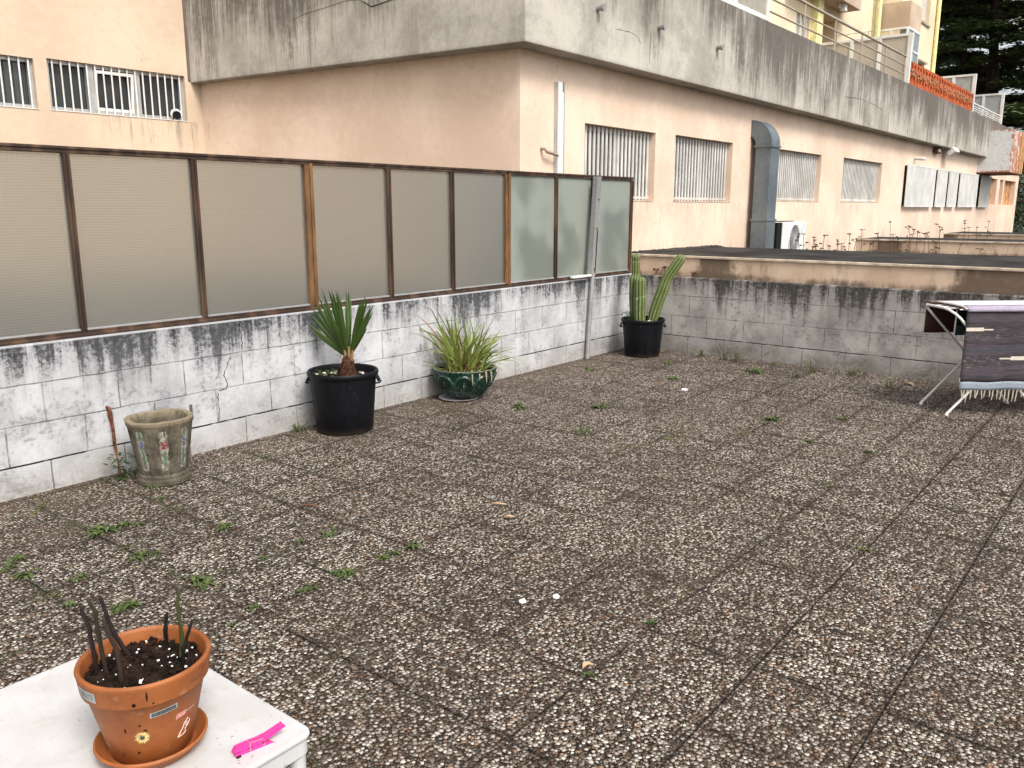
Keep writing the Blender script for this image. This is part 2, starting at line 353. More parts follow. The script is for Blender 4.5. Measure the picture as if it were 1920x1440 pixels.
def mat_white_metal(name='white_painted_metal', rust=0.25):
    n = NT(name)
    f = n.noise(sc=24, det=6, ro=0.7)
    c = n.mix(n.ss(n.noise(sc=3, det=4), 0.3, 0.7), (0.62, 0.61, 0.57), (0.78, 0.77, 0.74))
    r = n.math('MULTIPLY', n.ss(f, 0.63, 0.70), rust * 2.4)
    c = n.mix(r, c, n.mix(n.noise(sc=50), (0.25, 0.09, 0.035), (0.10, 0.04, 0.02)))
    return n.fin(c, 0.45, n.bump(f, 0.15, 0.002))

def mat_slats():
    """old white grille blades, rust breaking through in vertical smears"""
    n = NT('rusty_white_slats')
    f = n.noise(n.map(sc=(9, 9, 1.3)), sc=1.0, det=7, ro=0.68)
    f2 = n.noise(n.map(sc=(30, 30, 5)), sc=1.0, det=5)
    c = n.mix(n.ss(n.noise(sc=3, det=5), 0.3, 0.7), (0.46, 0.44, 0.40), (0.66, 0.64, 0.60))
    k = n.ss(n.math('ADD', n.math('MULTIPLY', f, 0.7), n.math('MULTIPLY', f2, 0.3)), 0.60, 0.67)
    c = n.mix(n.math('MULTIPLY', k, 0.85), c, n.ramp(f2, [(0.35, (0.07, 0.02, 0.012)), (0.6, (0.26, 0.09, 0.03))]))
    x, y, z = n.xyz()
    c = n.mix(n.math('MULTIPLY', n.ss(n.math('ADD', z, n.math('MULTIPLY', f2, 0.1)), 1.68, 1.60), 0.4), c, (0.30, 0.12, 0.05))
    return n.fin(c, 0.6)

M = {}
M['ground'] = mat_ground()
M['white_block'] = mat_block('painted_block_wall', 0, ((0.36, 0.36, 0.365), (0.58, 0.58, 0.59)),
                             ((0.028, 0.028, 0.030), (0.17, 0.17, 0.18), (0.24, 0.215, 0.17)), 0.15, 1.05, 0.186)
M['grey_block'] = mat_block('bare_block_wall', 1, ((0.27, 0.25, 0.23), (0.50, 0.475, 0.445)),
                            ((0.035, 0.031, 0.028), (0.13, 0.12, 0.11), (0.12, 0.105, 0.085)), 0.15, 1.15, 0.07)
M['peach'], _n = mat_render('peach_render', (0.65, 0.485, 0.365), (0.77, 0.605, 0.475))
M['peach_rear'], _n = mat_render('peach_render_rear', (0.56, 0.43, 0.31), (0.66, 0.52, 0.385))
M['yellow'], _n = mat_render('yellow_render', (0.64, 0.52, 0.35), (0.77, 0.66, 0.48))
M['bay'], _n = mat_render('dirty_peach_render', (0.42, 0.31, 0.22), (0.56, 0.44, 0.33), amount=0.25)
M['panel'], _n = mat_render('cement_board', (0.40, 0.35, 0.28), (0.50, 0.44, 0.36), amount=0.15)
M['concrete'] = mat_fascia()
M['obscure'] = mat_obscure('wired_obscure_glass', (0.545, 0.545, 0.52))
M['obscure_green'] = mat_obscure('greenish_obscure_glass', (0.44, 0.475, 0.415), body=0.70, lit=0.85, blot=0.7)
M['frame'] = mat_metal_frame()
M['rust_post'] = mat_rust_post()
M['galv'] = mat_galv('galvanised_sheet', (0.10, 0.125, 0.14), (0.20, 0.235, 0.26), 0.45, 0.48)
M['galv_pole'] = mat_galv('galvanised_pole', (0.26, 0.25, 0.24), (0.42, 0.41, 0.40), 0.45, 0.5)
M['white_metal'] = mat_white_metal()
M['clean_white'] = mat_white_metal('white_enamel', 0.05)
M['slats'] = mat_slats()
M['dark_glass'] = plain('dark_window_glass', (0.038, 0.044, 0.047), 0.14, bst=0.02, Specular_IOR_Level=0.8)
M['grey_glass'] = plain('grey_window_glass', (0.12, 0.13, 0.13), 0.15, bst=0.02)
M['frost'] = plain('frosted_panel', (0.34, 0.345, 0.33), 0.35)
M['curtain'] = plain('pale_curtain', (0.52, 0.50, 0.46), 0.8)
M['alu'] = plain('aluminium', (0.50, 0.50, 0.49), 0.4, Metallic=0.5)
M['black_plastic'] = plain('black_plastic', (0.0032, 0.0036, 0.0055), 0.45, var=0.5, sc=5, bst=0.10, Specular_IOR_Level=0.16)
M['asphalt'] = plain('weathered_roof_felt', (0.030, 0.028, 0.0265), 0.85, var=0.55, sc=2.2, bst=0.5, bd=0.006)
def mat_bin():
    n = NT('scuffed_black_plastic')
    x, y, z = n.xyz()
    f = n.noise(n.map(sc=(26, 26, 3.5)), sc=1.0, det=6, ro=0.7); g = n.noise(sc=9, det=6, ro=0.7); s_ = n.noise(n.map(sc=(90, 90, 14)), sc=1.0, det=3)
    k = n.math('MULTIPLY', n.ss(f, 0.52, 0.70), n.ss(g, 0.42, 0.62))
    c = n.mix(k, (0.0030, 0.0034, 0.0050), (0.016, 0.016, 0.017))
    c = n.mix(n.math('MULTIPLY', n.ss(s_, 0.66, 0.70), 0.35), c, (0.07, 0.07, 0.07))
    c = n.mix(n.math('MULTIPLY', n.ss(n.math('ADD', z, n.math('MULTIPLY', g, 0.06)), 0.085, 0.03), 0.55), c, (0.045, 0.035, 0.027))
    return n.fin(c, n.lin(f, 0.3, 0.7, 0.38, 0.62), n.bump(g, 0.12, 0.003), Specular_IOR_Level=0.2)
M['black_plastic'] = mat_bin()
M['soil'] = plain('dark_soil', (0.040, 0.022, 0.014), 0.95, var=0.7, sc=45, bst=1.0, bd=0.012)
M['brick'] = plain('orange_hollow_brick', (0.40, 0.095, 0.035), 0.8, var=0.5, sc=14, bst=0.6, bd=0.006)
M['dark'] = plain('dark_void', (0.012, 0.011, 0.011), 0.9)
M['rail'] = plain('painted_rail', (0.36, 0.30, 0.22), 0.45, sc=4)
M['paver_floor'] = plain('grey_roof_floor', (0.10, 0.10, 0.095), 0.9)
M['far_ground'] = plain('far_ground_earth', (0.10, 0.10, 0.07), 0.95, sc=0.3)

# ------------------------------------------------------------------ mesh helpers
def tag(o, label=None, cat=None, group=None, kind=None):
    if label: o['label'] = label
    if cat: o['category'] = cat
    if group: o['group'] = group
    if kind: o['kind'] = kind
    return o

def empty(name, loc, label, cat, group=None, rz=0.0):
    o = bpy.data.objects.new(name, None); COL.objects.link(o)
    o.location = loc; o.rotation_euler = (0, 0, rz); o.empty_display_size = 0.1
    return tag(o, label, cat, group)

class MB:
    """vertex / face collector; world coordinates unless the parent is offset"""
    def __init__(s): s.v = []; s.f = []; s.sm = []
    def add(s, vs, fs, smooth=False):
        k = len(s.v); s.v += [tuple(p) for p in vs]
        s.f += [tuple(i + k for i in f) for f in fs]; s.sm += [smooth] * len(fs)
        return s
    def box(s, x0, x1, y0, y1, z0, z1, M_=None):
        vs = [Vector((x, y, z)) for z in (z0, z1) for y in (y0, y1) for x in (x0, x1)]
        if M_: vs = [M_ @ p for p in vs]
        return s.add(vs, [(0, 2, 3, 1), (4, 5, 7, 6), (0, 1, 5, 4), (2, 6, 7, 3), (0, 4, 6, 2), (1, 3, 7, 5)])
    def prism(s, pts, z0, z1):
        n = len(pts)
        vs = [(x, y, z0) for x, y in pts] + [(x, y, z1) for x, y in pts]
        return s.add(vs, [tuple(range(n))[::-1], tuple(range(n, 2 * n))] + [(i, (i + 1) % n, n + (i + 1) % n, n + i) for i in range(n)])
    def tube(s, pts, r, seg=8, cap=True, smooth=True, up=None):
        pts = [Vector(p) for p in pts]; n = len(pts)
        rs = r if isinstance(r, (list, tuple)) else [r] * n
        ref = None; vs = []
        for i, p in enumerate(pts):
            d = (pts[min(i + 1, n - 1)] - pts[max(i - 1, 0)]).normalized()
            if ref is None:
                ref = up or (Vector((0, 0, 1)) if abs(d.z) < 0.9 else Vector((1, 0, 0)))
            a = d.cross(ref).normalized(); b = a.cross(d).normalized(); ref = b
            for k in range(seg):
                t = 2 * math.pi * k / seg
                vs.append(p + (a * math.cos(t) + b * math.sin(t)) * rs[i])
        fs = [(i * seg + k, i * seg + (k + 1) % seg, (i + 1) * seg + (k + 1) % seg, (i + 1) * seg + k) for i in range(n - 1) for k in range(seg)]
        s.add(vs, fs, smooth)
        if cap:
            k0 = len(s.v) - n * seg
            s.f.append(tuple(k0 + k for k in range(seg))[::-1]); s.sm.append(False)
            s.f.append(tuple(k0 + (n - 1) * seg + k for k in range(seg))); s.sm.append(False)
        return s
    def lathe(s, prof, c=(0, 0, 0), seg=48, fn=None):
        vs = []
        for r, z in prof:
            for k in range(seg):
                t = 2 * math.pi * k / seg
                rr, zz = (r, z) if fn is None else fn(r, z, t)
                vs.append((c[0] + rr * math.cos(t), c[1] + rr * math.sin(t), c[2] + zz))
        n = len(prof)
        fs = [(i * seg + k, i * seg + (k + 1) % seg, (i + 1) * seg + (k + 1) % seg, (i + 1) * seg + k) for i in range(n - 1) for k in range(seg)]
        return s.add(vs, fs, True)
    def build(s, name, mat, parent=None, bevel=0.0, sharp=38, label=None):
        me = bpy.data.meshes.new(name)
        me.from_pydata([tuple(v) for v in s.v], [], s.f)
        me.polygons.foreach_set('use_smooth', s.sm)
        me.materials.append(mat)
        me.update()
        if any(s.sm): me.set_sharp_from_angle(angle=R(sharp))
        o = bpy.data.objects.new(name, me); COL.objects.link(o)
        if parent:
            o.parent = parent
            o.matrix_parent_inverse = Matrix.Identity(4)
            # vertices were given in world space: bring them into the parent's
            mw = Matrix.Identity(4); p = parent; chain = []
            while p: chain.append(p); p = p.parent
            for q in reversed(chain):
                mw = mw @ Matrix.LocRotScale(q.location, q.rotation_euler, q.scale)
            if not getattr(s, 'local', False):
                me.transform(mw.inverted())
        if bevel:
            b = o.modifiers.new('bevel', 'BEVEL'); b.width = bevel; b.segments = 2; b.limit_method = 'ANGLE'; b.angle_limit = R(40)
        if label: o['label'] = label
        return o

def wall_holes(mb, axis, pos, u0, u1, z0, z1, holes, depth, sign=1):
    """sheet wall in plane axis=pos, holes (ua, ub, za, zb) with reveals going `depth` to +sign; back closed by thickness"""
    us = sorted({u0, u1, *[h[0] for h in holes], *[h[1] for h in holes]})
    zs = sorted({z0, z1, *[h[2] for h in holes], *[h[3] for h in holes]})
    def P(u, z, d=0.0):
        return (u, pos + sign * d, z) if axis == 'y' else (pos + sign * d, u, z)
    def q(a, b, c, d):
        mb.add([a, b, c, d], [(0, 1, 2, 3)])
    for i in range(len(us) - 1):
        for j in range(len(zs) - 1):
            cu, cz = (us[i] + us[i + 1]) / 2, (zs[j] + zs[j + 1]) / 2
            if any(h[0] < cu < h[1] and h[2] < cz < h[3] for h in holes): continue
            q(P(us[i], zs[j]), P(us[i + 1], zs[j]), P(us[i + 1], zs[j + 1]), P(us[i], zs[j + 1]))
    for ua, ub, za, zb in holes:
        q(P(ua, za), P(ua, zb), P(ua, zb, depth), P(ua, za, depth))
        q(P(ub, za), P(ub, zb), P(ub, zb, depth), P(ub, za, depth))
        q(P(ua, za), P(ub, za), P(ub, za, depth), P(ua, za, depth))
        q(P(ua, zb), P(ub, zb), P(ub, zb, depth), P(ua, zb, depth))

def leafblade(mb, base, direction, length, width, bend=0.3, seg=5, side=None, fold=0.0, tipw=0.05):
    """tapering grass or palm blade curving under its weight"""
    d = Vector(direction).normalized(); p = Vector(base)
    side = side or d.cross(Vector((0, 0, 1)))
    if side.length < 1e-3: side = Vector((1, 0, 0))
    side = side.normalized()
    vs = []; step = length / seg
    for i in range(seg + 1):
        t = i / seg
        wd = width * (math.sin(math.pi * min(1, 0.22 + 0.78 * t)) ** 0.7 if t < 1 else tipw) * 0.5
        nrm = side.cross(d).normalized()
        vs += [p - side * wd, p + nrm * (-fold * wd), p + side * wd]
        d = (d + Vector((0, 0, -1)) * bend * step / max(length, 1e-4) * (0.5 + 1.5 * t)).normalized()
        p = p + d * step
    fs = []
    for i in range(seg):
        a = i * 3
        fs += [(a, a + 1, a + 4, a + 3), (a + 1, a + 2, a + 5, a + 4)]
    mb.add(vs, fs, True)

# ================================================================== SETTING
def sheet(name, x0, x1, y0, y1, z, mat, kind='structure'):
    o = MB().add([(x0, y0, z), (x1, y0, z), (x1, y1, z), (x0, y1, z)], [(0, 1, 2, 3)]).build(name, mat)
    return tag(o, kind=kind)

sheet('ground', -400, 500, -400, 400, -4.0, M['far_ground'])
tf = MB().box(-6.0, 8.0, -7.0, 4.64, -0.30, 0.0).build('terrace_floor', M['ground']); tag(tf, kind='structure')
pf = MB().box(-6.0, 6.2, 4.80, 9.05, -3.0, -2.8).build('passage_floor', M['paver_floor']); tag(pf, kind='structure')
lr = MB().box(10.35, 36.0, -12.0, 4.82, 0.20, 0.55).build('lower_roof', M['asphalt']); tag(lr, kind='structure')

# ---- block walls
o = MB().box(-6.0, 8.0, 4.64, 4.80, -3.0, 0.803).build('white_block_wall', M['white_block'], bevel=0.006)
tag(o, 'low white painted block wall streaked with black mould, under the glazed screen', 'wall')
o = MB().box(8.0, 8.10, -7.0, 4.80, -0.2, 0.785).build('grey_block_wall', M['grey_block'], bevel=0.006)
tag(o, 'bare grey block wall with dark streaks behind the cactus bin and drying rack', 'wall')

# ---- cracks in the white wall: thin dark gaps following the photograph
def crack(mb, pts, wd=0.004, axis='y', pos=4.6385):
    pr = None
    out = []
    rnd = random.Random(5)
    for i in range(len(pts) - 1):
        (u0, z0), (u1, z1) = pts[i], pts[i + 1]
        for k in range(6):
            t = k / 6
            out.append((u0 + (u1 - u0) * t + rnd.uniform(-.004, .004), z0 + (z1 - z0) * t + rnd.uniform(-.003, .003)))
    out.append(pts[-1])
    vs = []; n = len(out)
    for i, (u, z) in enumerate(out):
        ww = wd * (0.5 + rnd.random() * 0.8) * (0.4 if i in (0, n - 1) else 1)
        a, b = out[max(i - 1, 0)], out[min(i + 1, n - 1)]
        dx, dz = b[0] - a[0], b[1] - a[1]; L = math.hypot(dx, dz) or 1
        nx, nz = -dz / L * ww / 2, dx / L * ww / 2
        if axis == 'y': vs += [(u + nx, pos, z + nz), (u - nx, pos, z - nz)]
        else: vs += [(pos, u + nx, z + nz), (pos, u - nx, z - nz)]
    mb.add(vs, [(2 * i, 2 * i + 1, 2 * i + 3, 2 * i + 2) for i in range(n - 1)])
wa = bpy.data.objects['white_block_wall']
for pts_, w_c in (([(3.055, .795), (3.05, .74), (3.062, .70), (3.058, .60)], .007), ([(2.97, .575), (2.93, .50), (2.915, .47), (2.935, .41), (2.93, .375), (2.87, .372)], .005), ([(2.865, .36), (2.86, .30), (2.866, .24), (2.858, .172)], .005)):
    mb = MB(); crack(mb, pts_, w_c); mb.build('crack', M['dark'], wa)
mb = MB().box(2.664, 2.683, 4.636, 4.6405, .225, .318)
mb.build('chipped_slot', plain('slot_grey', (0.10, 0.09, 0.085), 0.95), wa)
# rust run where the iron stub leaves the wall
mb = MB()
vs = []
for i in range(9):
    z = .395 - i * .395 / 8; wd_ = .007 + .004 * math.sin(i * 1.7)
    vs += [(2.17 + .004 * i - wd_, 4.6375, z), (2.17 + .004 * i + wd_, 4.6375, z)]
mb.add(vs, [(2 * i, 2 * i + 1, 2 * i + 3, 2 * i + 2) for i in range(8)])
mb.build('rust_stain', plain('rust_run', (0.20, 0.085, 0.045), 0.9, var=0.6, sc=40), wa)
o = MB().tube([(2.165, 4.66, .40), (2.165, 4.61, .395), (2.167, 4.60, .37), (2.172, 4.60, .20)], .008, 8).build('rusty_pipe', plain('rusty_iron', (0.13, 0.050, 0.030), 0.85, var=.5, sc=40))
tag(o, 'thin rusty bent pipe on the white wall left of the concrete pot', 'pipe')

# ---- glazed screen on the wall
gs = empty('glazed_screen', (4.4, 4.72, .803), 'brown framed screen of wired obscure glass standing on the white block wall', 'glass screen')
Z0, Z1 = .803, 1.812
posts = [-0.1, 0.63, 1.37, 2.105, 2.842, 3.682, 4.42, 5.116, 5.829, 6.564, 7.19, 7.945]
wide = {3.682, 5.829}
YF, YB = 4.680, 4.725
mb = MB().box(-0.5, 7.965, YF, YB, Z1 - .032, Z1); mb.box(-0.5, 7.965, YF - .008, YF + .01, Z1 - .012, Z1 + .004)
mb.build('top_rail', M['frame'], gs, bevel=.003)
mb = MB().box(-0.5, 7.965, YF, YB, Z0 + .004, Z0 + .034); mb.box(-0.5, 7.965, YF - .014, YF + .002, Z0 + .002, Z0 + .018)
mb.build('bottom_rail', M['frame'], gs, bevel=.003)
for i, px in enumerate(posts):
    hw = .030 if px in wide else .0155
    mb = MB()
    mb.box(px - hw, px + hw, YF - .002, YB, Z0 + .034, Z1 - .032)
    if px in wide:
        mb.box(px + hw * .2, px + hw, YF - .014, YF - .001, Z0 + .02, Z1 - .02)
    else:
        mb.box(px + .001, px + hw, YF - .010, YF - .001, Z0 + .034, Z1 - .032)
    mb.build('post', M['rust_post'] if px in wide else M['frame'], gs, bevel=.002)
for i in range(len(posts) - 1):
    a, b = posts[i], posts[i + 1]
    ha = .030 if a in wide else .0155; hb = .030 if b in wide else .0155
    m_ = M['obscure_green'] if a > 5.8 else M['obscure']
    o = MB().box(a + ha, b - hb, YF + .018, YF + .024, Z0 + .034, Z1 - .032).build('glass_pane', m_, gs)
    if a > 5.8: o['label'] = 'greener pane of wired glass'
    # glazing bead: bright worn sealant along the foot and one side of some panes
    mb = MB().box(a + ha, b - hb, YF + .008, YF + .018, Z0 + .034, Z0 + .043)
    mb.build('glazing_bead', plain('sealant_bead', (0.30, 0.31, 0.31), 0.6) if 'sealant_bead' not in bpy.data.materials else bpy.data.materials['sealant_bead'], gs)

# ---- galvanised pole leaning on the screen
gp = empty('galvanised_post', (7.02, 4.60, 0), 'leaning galvanised steel post in front of the glass screen, left of the cactus bin', 'post')
def lean(z): return 7.017 + (7.160 - 7.017) * z / 1.78
mb = MB()
mb.tube([(lean(0), 4.60, 0), (lean(.86), 4.60, .86)], .0215, 12)
mb.build('lower_tube', M['galv_pole'], gp)
def slab(mb, z0, z1, w0, w1, y0, y1):
    vs = []
    for z in (z0, z1):
        for y in (y0, y1):
            for ww in (w0, w1): vs.append((lean(z) + ww, y, z))
    mb.add(vs, [(0, 2, 3, 1), (4, 5, 7, 6), (0, 1, 5, 4), (2, 6, 7, 3), (0, 4, 6, 2), (1, 3, 7, 5)])
mb = MB(); slab(mb, .83, 1.80, -.040, .035, 4.585, 4.598); slab(mb, .83, 1.80, -.040, -.028, 4.598, 4.64); slab(mb, .83, 1.80, .024, .035, 4.598, 4.64)
mb.build('upper_channel', M['galv_pole'], gp, bevel=.002)
mb = MB(); slab(mb, .86, 1.28, .012, .020, 4.579, 4.5845)
mb.build('seam', M['dark'], gp)
for z in (.90, 1.30, 1.58):
    MB().tube([(lean(z) + .004, 4.587, z), (lean(z) + .004, 4.578, z)], .010, 10).build('bolt', M['rust_post'], gp)
mb = MB().box(6.72, 7.06, 4.585, 4.618, .828, .850)
mb.build('side_arm', M['clean_white'], gp, bevel=.003)

# ================================================================== LOWER ROOFS
def mat_beam():
    n = NT('stained_peach_parapet')
    x, y, z = n.xyz()
    a = n.noise(n.comb(y, z, x), sc=2.2, det=6, ro=0.62); b = n.noise(sc=18, det=6, ro=0.7)
    st = n.noise(n.comb(n.math('MULTIPLY', y, 3.2), n.math('MULTIPLY', z, 1.4), x), sc=1, det=7, ro=0.66)
    st2 = n.noise(n.comb(n.math('MULTIPLY', y, 11), n.math('MULTIPLY', z, 2.5), x), sc=1, det=5, ro=0.66)
    c = n.mix(n.ss(a, 0.38, 0.62), (0.56, 0.40, 0.28), (0.68, 0.51, 0.37))
    p1 = n.math('MULTIPLY', n.ss(n.math('ABSOLUTE', n.math('SUBTRACT', y, 3.77)), .30, .12), .17)
    p2 = n.ss(y, 1.75, 1.15, 0, .26)
    low = n.ss(z, .86, .79, 0, .10)
    k = n.ss(n.math('ADD', n.math('ADD', n.math('MULTIPLY', st, .55), n.math('MULTIPLY', st2, .30)), n.math('ADD', n.math('MULTIPLY', b, .15), n.math('ADD', p1, n.math('ADD', p2, low)))), .50, .68)
    c = n.mix(n.math('MULTIPLY', k, .90), c, n.mix(b, (0.045, 0.028, 0.018), (0.17, 0.115, 0.075)))
    return n.fin(c, .9, n.bump(b, .4, .005))
M['beam'] = mat_beam()
M['coping'] = plain('pale_coping', (0.52, 0.42, 0.32), .85, var=.3, sc=8)
def low_roof(x0, x1, y1, lab, zt=1.0, lip=.02):
    e = empty('roof_slab', (x0, 0, .5), lab, 'roof slab', 'stained flat roof slabs beside the pink building')
    MB().box(x0, x0 + .16, -12.0, y1, .30, zt - .022).build('parapet', M['beam'], e)
    MB().box(x0 - .018, x0 + .03, -12.0, y1, zt - .022, zt + .003).build('coping_edge', M['coping'], e, bevel=.004)
    mb = MB().box(x0 + .03, x1, -12.0, y1, zt - .15, zt)
    mb.build('roofing', M['asphalt'], e)
    if y1 < 4.7:
        MB().box(x0 + .16, x1, y1 - .12, y1 - .001, .30, zt - .151).build('end_wall', M['beam'], e)
low_roof(8.16, 10.35, 4.818, 'nearest felt covered roof slab, its peach edge stained brown behind the grey wall')
low_roof(14.5, 15.85, 4.25, 'second roof slab back, dry weeds growing along its stained edge')
low_roof(18.7, 20.5, 3.80, 'farthest low roof slab at the foot of the barred windows')
# rough tar fillet where the roof meets the wall
mb = MB()
rnd = random.Random(3)
vs = []
for i in range(60):
    x = 8.2 + i * 2.15 / 59
    vs += [(x, 4.817, 1.0 + .018 + rnd.uniform(0, .012)), (x, 4.70 + rnd.uniform(-.04, .03), 1.004)]
mb.add(vs, [(2 * i, 2 * i + 1, 2 * i + 3, 2 * i + 2) for i in range(59)])
o = mb.build('tar_fillet', M['asphalt'], bpy.data.objects['roof_slab'])

# ================================================================== PINK BUILDING
bd = empty('pink_building', (6.18, 4.82, 0), 'long peach rendered building with a stained concrete parapet band above barred windows', 'building')
wins = [(7.23, 8.67, 1.568, 2.325), (9.14, 10.74, 1.568, 2.335), (12.20, 14.20, 1.592, 2.345), (15.33, 17.70, 1.598, 2.355),
        (29.15, 30.40, 1.60, 2.38), (30.95, 31.55, 1.60, 2.38), (31.80, 34.0, 1.60, 2.38)]
mb = MB(); wall_holes(mb, 'y', 4.82, 6.18, 34.55, -3.0, 2.98, wins, .16)
mb.add([(34.55, 4.82, -4), (34.55, 9, -4), (34.55, 9, 2.98), (34.55, 4.82, 2.98)], [(0, 1, 2, 3)])
mb.build('long_wall', M['peach'], bd)
mb = MB(); mb.add([(6.18, 4.82, -3), (5.66, 9.05, -3), (5.66, 9.05, 2.98), (6.18, 4.82, 2.98)], [(0, 1, 2, 3)])
mb.build('end_wall', M['peach'], bd)
lw = [(2.30, 3.855, 2.455, 2.925), (3.98, 5.462, 2.460, 2.945)]
mb = MB(); wall_holes(mb, 'y', 9.05, -6.0, 5.66, -3, 6.8, lw, .12)
mb.build('rear_wall', M['peach_rear'], bd)
mb = MB().prism([(5.53, 9.048), (5.97, 4.60), (31.0, 4.60), (31.0, 5.2), (6.5, 5.2), (6.1, 9.048)][::-1], 2.88, 3.872)
mb.build('parapet_band', M['concrete'], bd, bevel=.008)
MB().box(6.3, 34.5, 5.2, 9.0, 2.98, 3.25).build('roof_deck', M['paver_floor'], bd)
MB().box(31.0, 34.6, 4.78, 5.2, 2.62, 3.0).build('roof_edge', M['peach'], bd)
mb = MB().box(-6.0, 5.64, 9.040, 9.0495, -3.0, .72)  # added dark sheet: paints the passage's shade low behind the glass
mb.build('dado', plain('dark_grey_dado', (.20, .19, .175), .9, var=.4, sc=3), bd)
mb = MB().add([(6.172, 4.83, -3), (5.652, 9.039, -3), (5.652, 9.039, .72), (6.172, 4.83, .72)], [(0, 1, 2, 3)]); mb.build('dado', bpy.data.materials['dark_grey_dado'], bd)  # same painted shade, added along the end wall
# cracks and drips on the band
mb = MB()
crack(mb, [(7.9, 3.13), (7.84, 3.19), (7.7, 3.215), (7.4, 3.2)], .004, 'y', 4.5985)
mb.build('crack', plain('crack_dirt', (0.05, .042, .038), .95), bd); mb = MB()
crack(mb, [(13.5, 3.42), (13.55, 3.33), (13.48, 3.15), (13.5, 2.95)], .018, 'y', 4.5985)
mb.build('crack', bpy.data.materials['crack_dirt'], bd); mb = MB()
crack(mb, [(14.4, 3.25), (15.2, 3.3), (16.2, 3.28), (16.6, 3.22)], .009, 'y', 4.5985)
mb.build('crack', bpy.data.materials['crack_dirt'], bd)
# crack across the short face (plane through the two corner points)
mb = MB()
def onband(t, z): return (5.97 + (5.53 - 5.97) * t - .003, 4.60 + 4.448 * t - .0, z)
seq = [(.62, 3.36), (.58, 3.40), (.52, 3.42), (.46, 3.45), (.42, 3.44), (.40, 3.40), (.385, 3.36), (.36, 3.37), (.33, 3.39), (.30, 3.40)]
vs = []
for i, (t, z) in enumerate(seq):
    k = .002 + .0035 * (i > 4)
    vs += [onband(t, z + k), onband(t, z - k)]
mb.add(vs, [(2 * i, 2 * i + 1, 2 * i + 3, 2 * i + 2) for i in range(len(seq) - 1)])
mb.build('crack', bpy.data.materials['crack_dirt'], bd)

def slat_window(x0, x1, z0, z1, i):
    yb = 4.82 + .075
    fr = MB()
    fr.box(x0, x0 + .05, 4.905, 4.95, z0, z1); fr.box(x1 - .05, x1, 4.905, 4.95, z0, z1)
    fr.box(x0 + .05, x1 - .05, 4.905, 4.95, z1 - .05, z1); fr.box(x0 + .05, x1 - .05, 4.905, 4.95, z0, z0 + .05)
    mid = (x0 + x1) / 2
    fr.box(mid - .045, mid + .045, 4.903, 4.948, z0 + .05, z1 - .05)
    f = fr.build('window', M['alu'], bd)
    MB().box(x0 + .01, x1 - .01, 4.96, 4.975, z0, z1).build('pane', M['dark_glass'], f)
    g = MB(); p = .0785; n = int((x1 - x0 - .02) / p)
    p = (x1 - x0 - .02) / n
    for k in range(n):
        cx = x0 + .01 + p * (k + .5)
        g.box(cx - .0185, cx + .0185, yb - .007, yb + .007, z0 + .012, z1 - .004)
    g.box(x0, x1, yb - .004, yb + .004, z0 + .03, z0 + .055)
    g.build('grille', M['slats'], f)
    MB().box(x0, x1, 4.815, 4.905, z0 + .0005, z0 + .012).build('sill', M['coping'], f)
for i, wv in enumerate(wins[:4]): slat_window(*wv, i)
for (x0, x1, z0, z1) in wins[4:]:
    f = MB().box(x0, x1, 4.95, 4.965, z0, z1).build('window', plain('rusty_shutter', (0.42, 0.22, 0.10), .85, var=.45, sc=5) if 'rusty_shutter' not in bpy.data.materials else bpy.data.materials['rusty_shutter'], bd)
# grilles standing proud of the wall farther along
for (x0, x1) in ((19.38, 21.80), (22.12, 23.05), (23.38, 24.30), (24.68, 26.90), (27.45, 28.85)):
    z0, z1 = 1.55, 2.375
    f = MB().box(x0, x1, 4.8, 4.819, z0, z1).build('window', M['dark'], bd)
    g = MB(); n = int((x1 - x0) / .07); p = (x1 - x0) / n
    for k in range(n): g.box(x0 + p * k + .008, x0 + p * (k + 1) - .012, 4.738, 4.750, z0, z1)
    g.box(x0 - .02, x0 + .02, 4.733, 4.763, z0 - .03, z1 + .03); g.box(x1 - .02, x1 + .02, 4.733, 4.763, z0 - .03, z1 + .03)
    g.box(x0 + .02, x1 - .02, 4.733, 4.763, z1, z1 + .03); g.box(x0 + .02, x1 - .02, 4.733, 4.763, z0 - .03, z0)
    g.build('grille', M['clean_white'], f)
    MB().box(x0 - .02, x0 + .005, 4.765, 4.8, z0, z1).build('side_gap', M['dark'], f)

# windows in the rear wall
def bar_window(x0, x1, z0, z1, mull):
    fr = MB(); t = .035
    fr.box(x0, x0 + t, 9.10, 9.15, z0, z1); fr.box(x1 - t, x1, 9.10, 9.15, z0, z1)
    fr.box(x0 + t, x1 - t, 9.10, 9.15, z1 - t, z1); fr.box(x0 + t, x1 - t, 9.10, 9.15, z0, z0 + t)
    for q in mull: fr.box(q - .035, q + .035, 9.098, 9.148, z0 + t, z1 - t)
    f = fr.build('window', M['alu'], bd)
    MB().box(x0, x1, 9.16, 9.17, z0, z1).build('pane', M['dark_glass'], f)
    g = MB(); x = x0 + .06
    while x < x1 - .02:
        g.tube([(x, 9.075, z0), (x, 9.075, z1)], .0085, 6); x += .0855
    g.build('bars', M['clean_white'], f)
    MB().box(x0 - .01, x1 + .01, 9.043, 9.10, z0 - .008, z0 - .001).build('sill', M['clean_white'], f)
    return f
bar_window(*lw[0], [3.1])
f = bar_window(*lw[1], [4.42, 4.92])
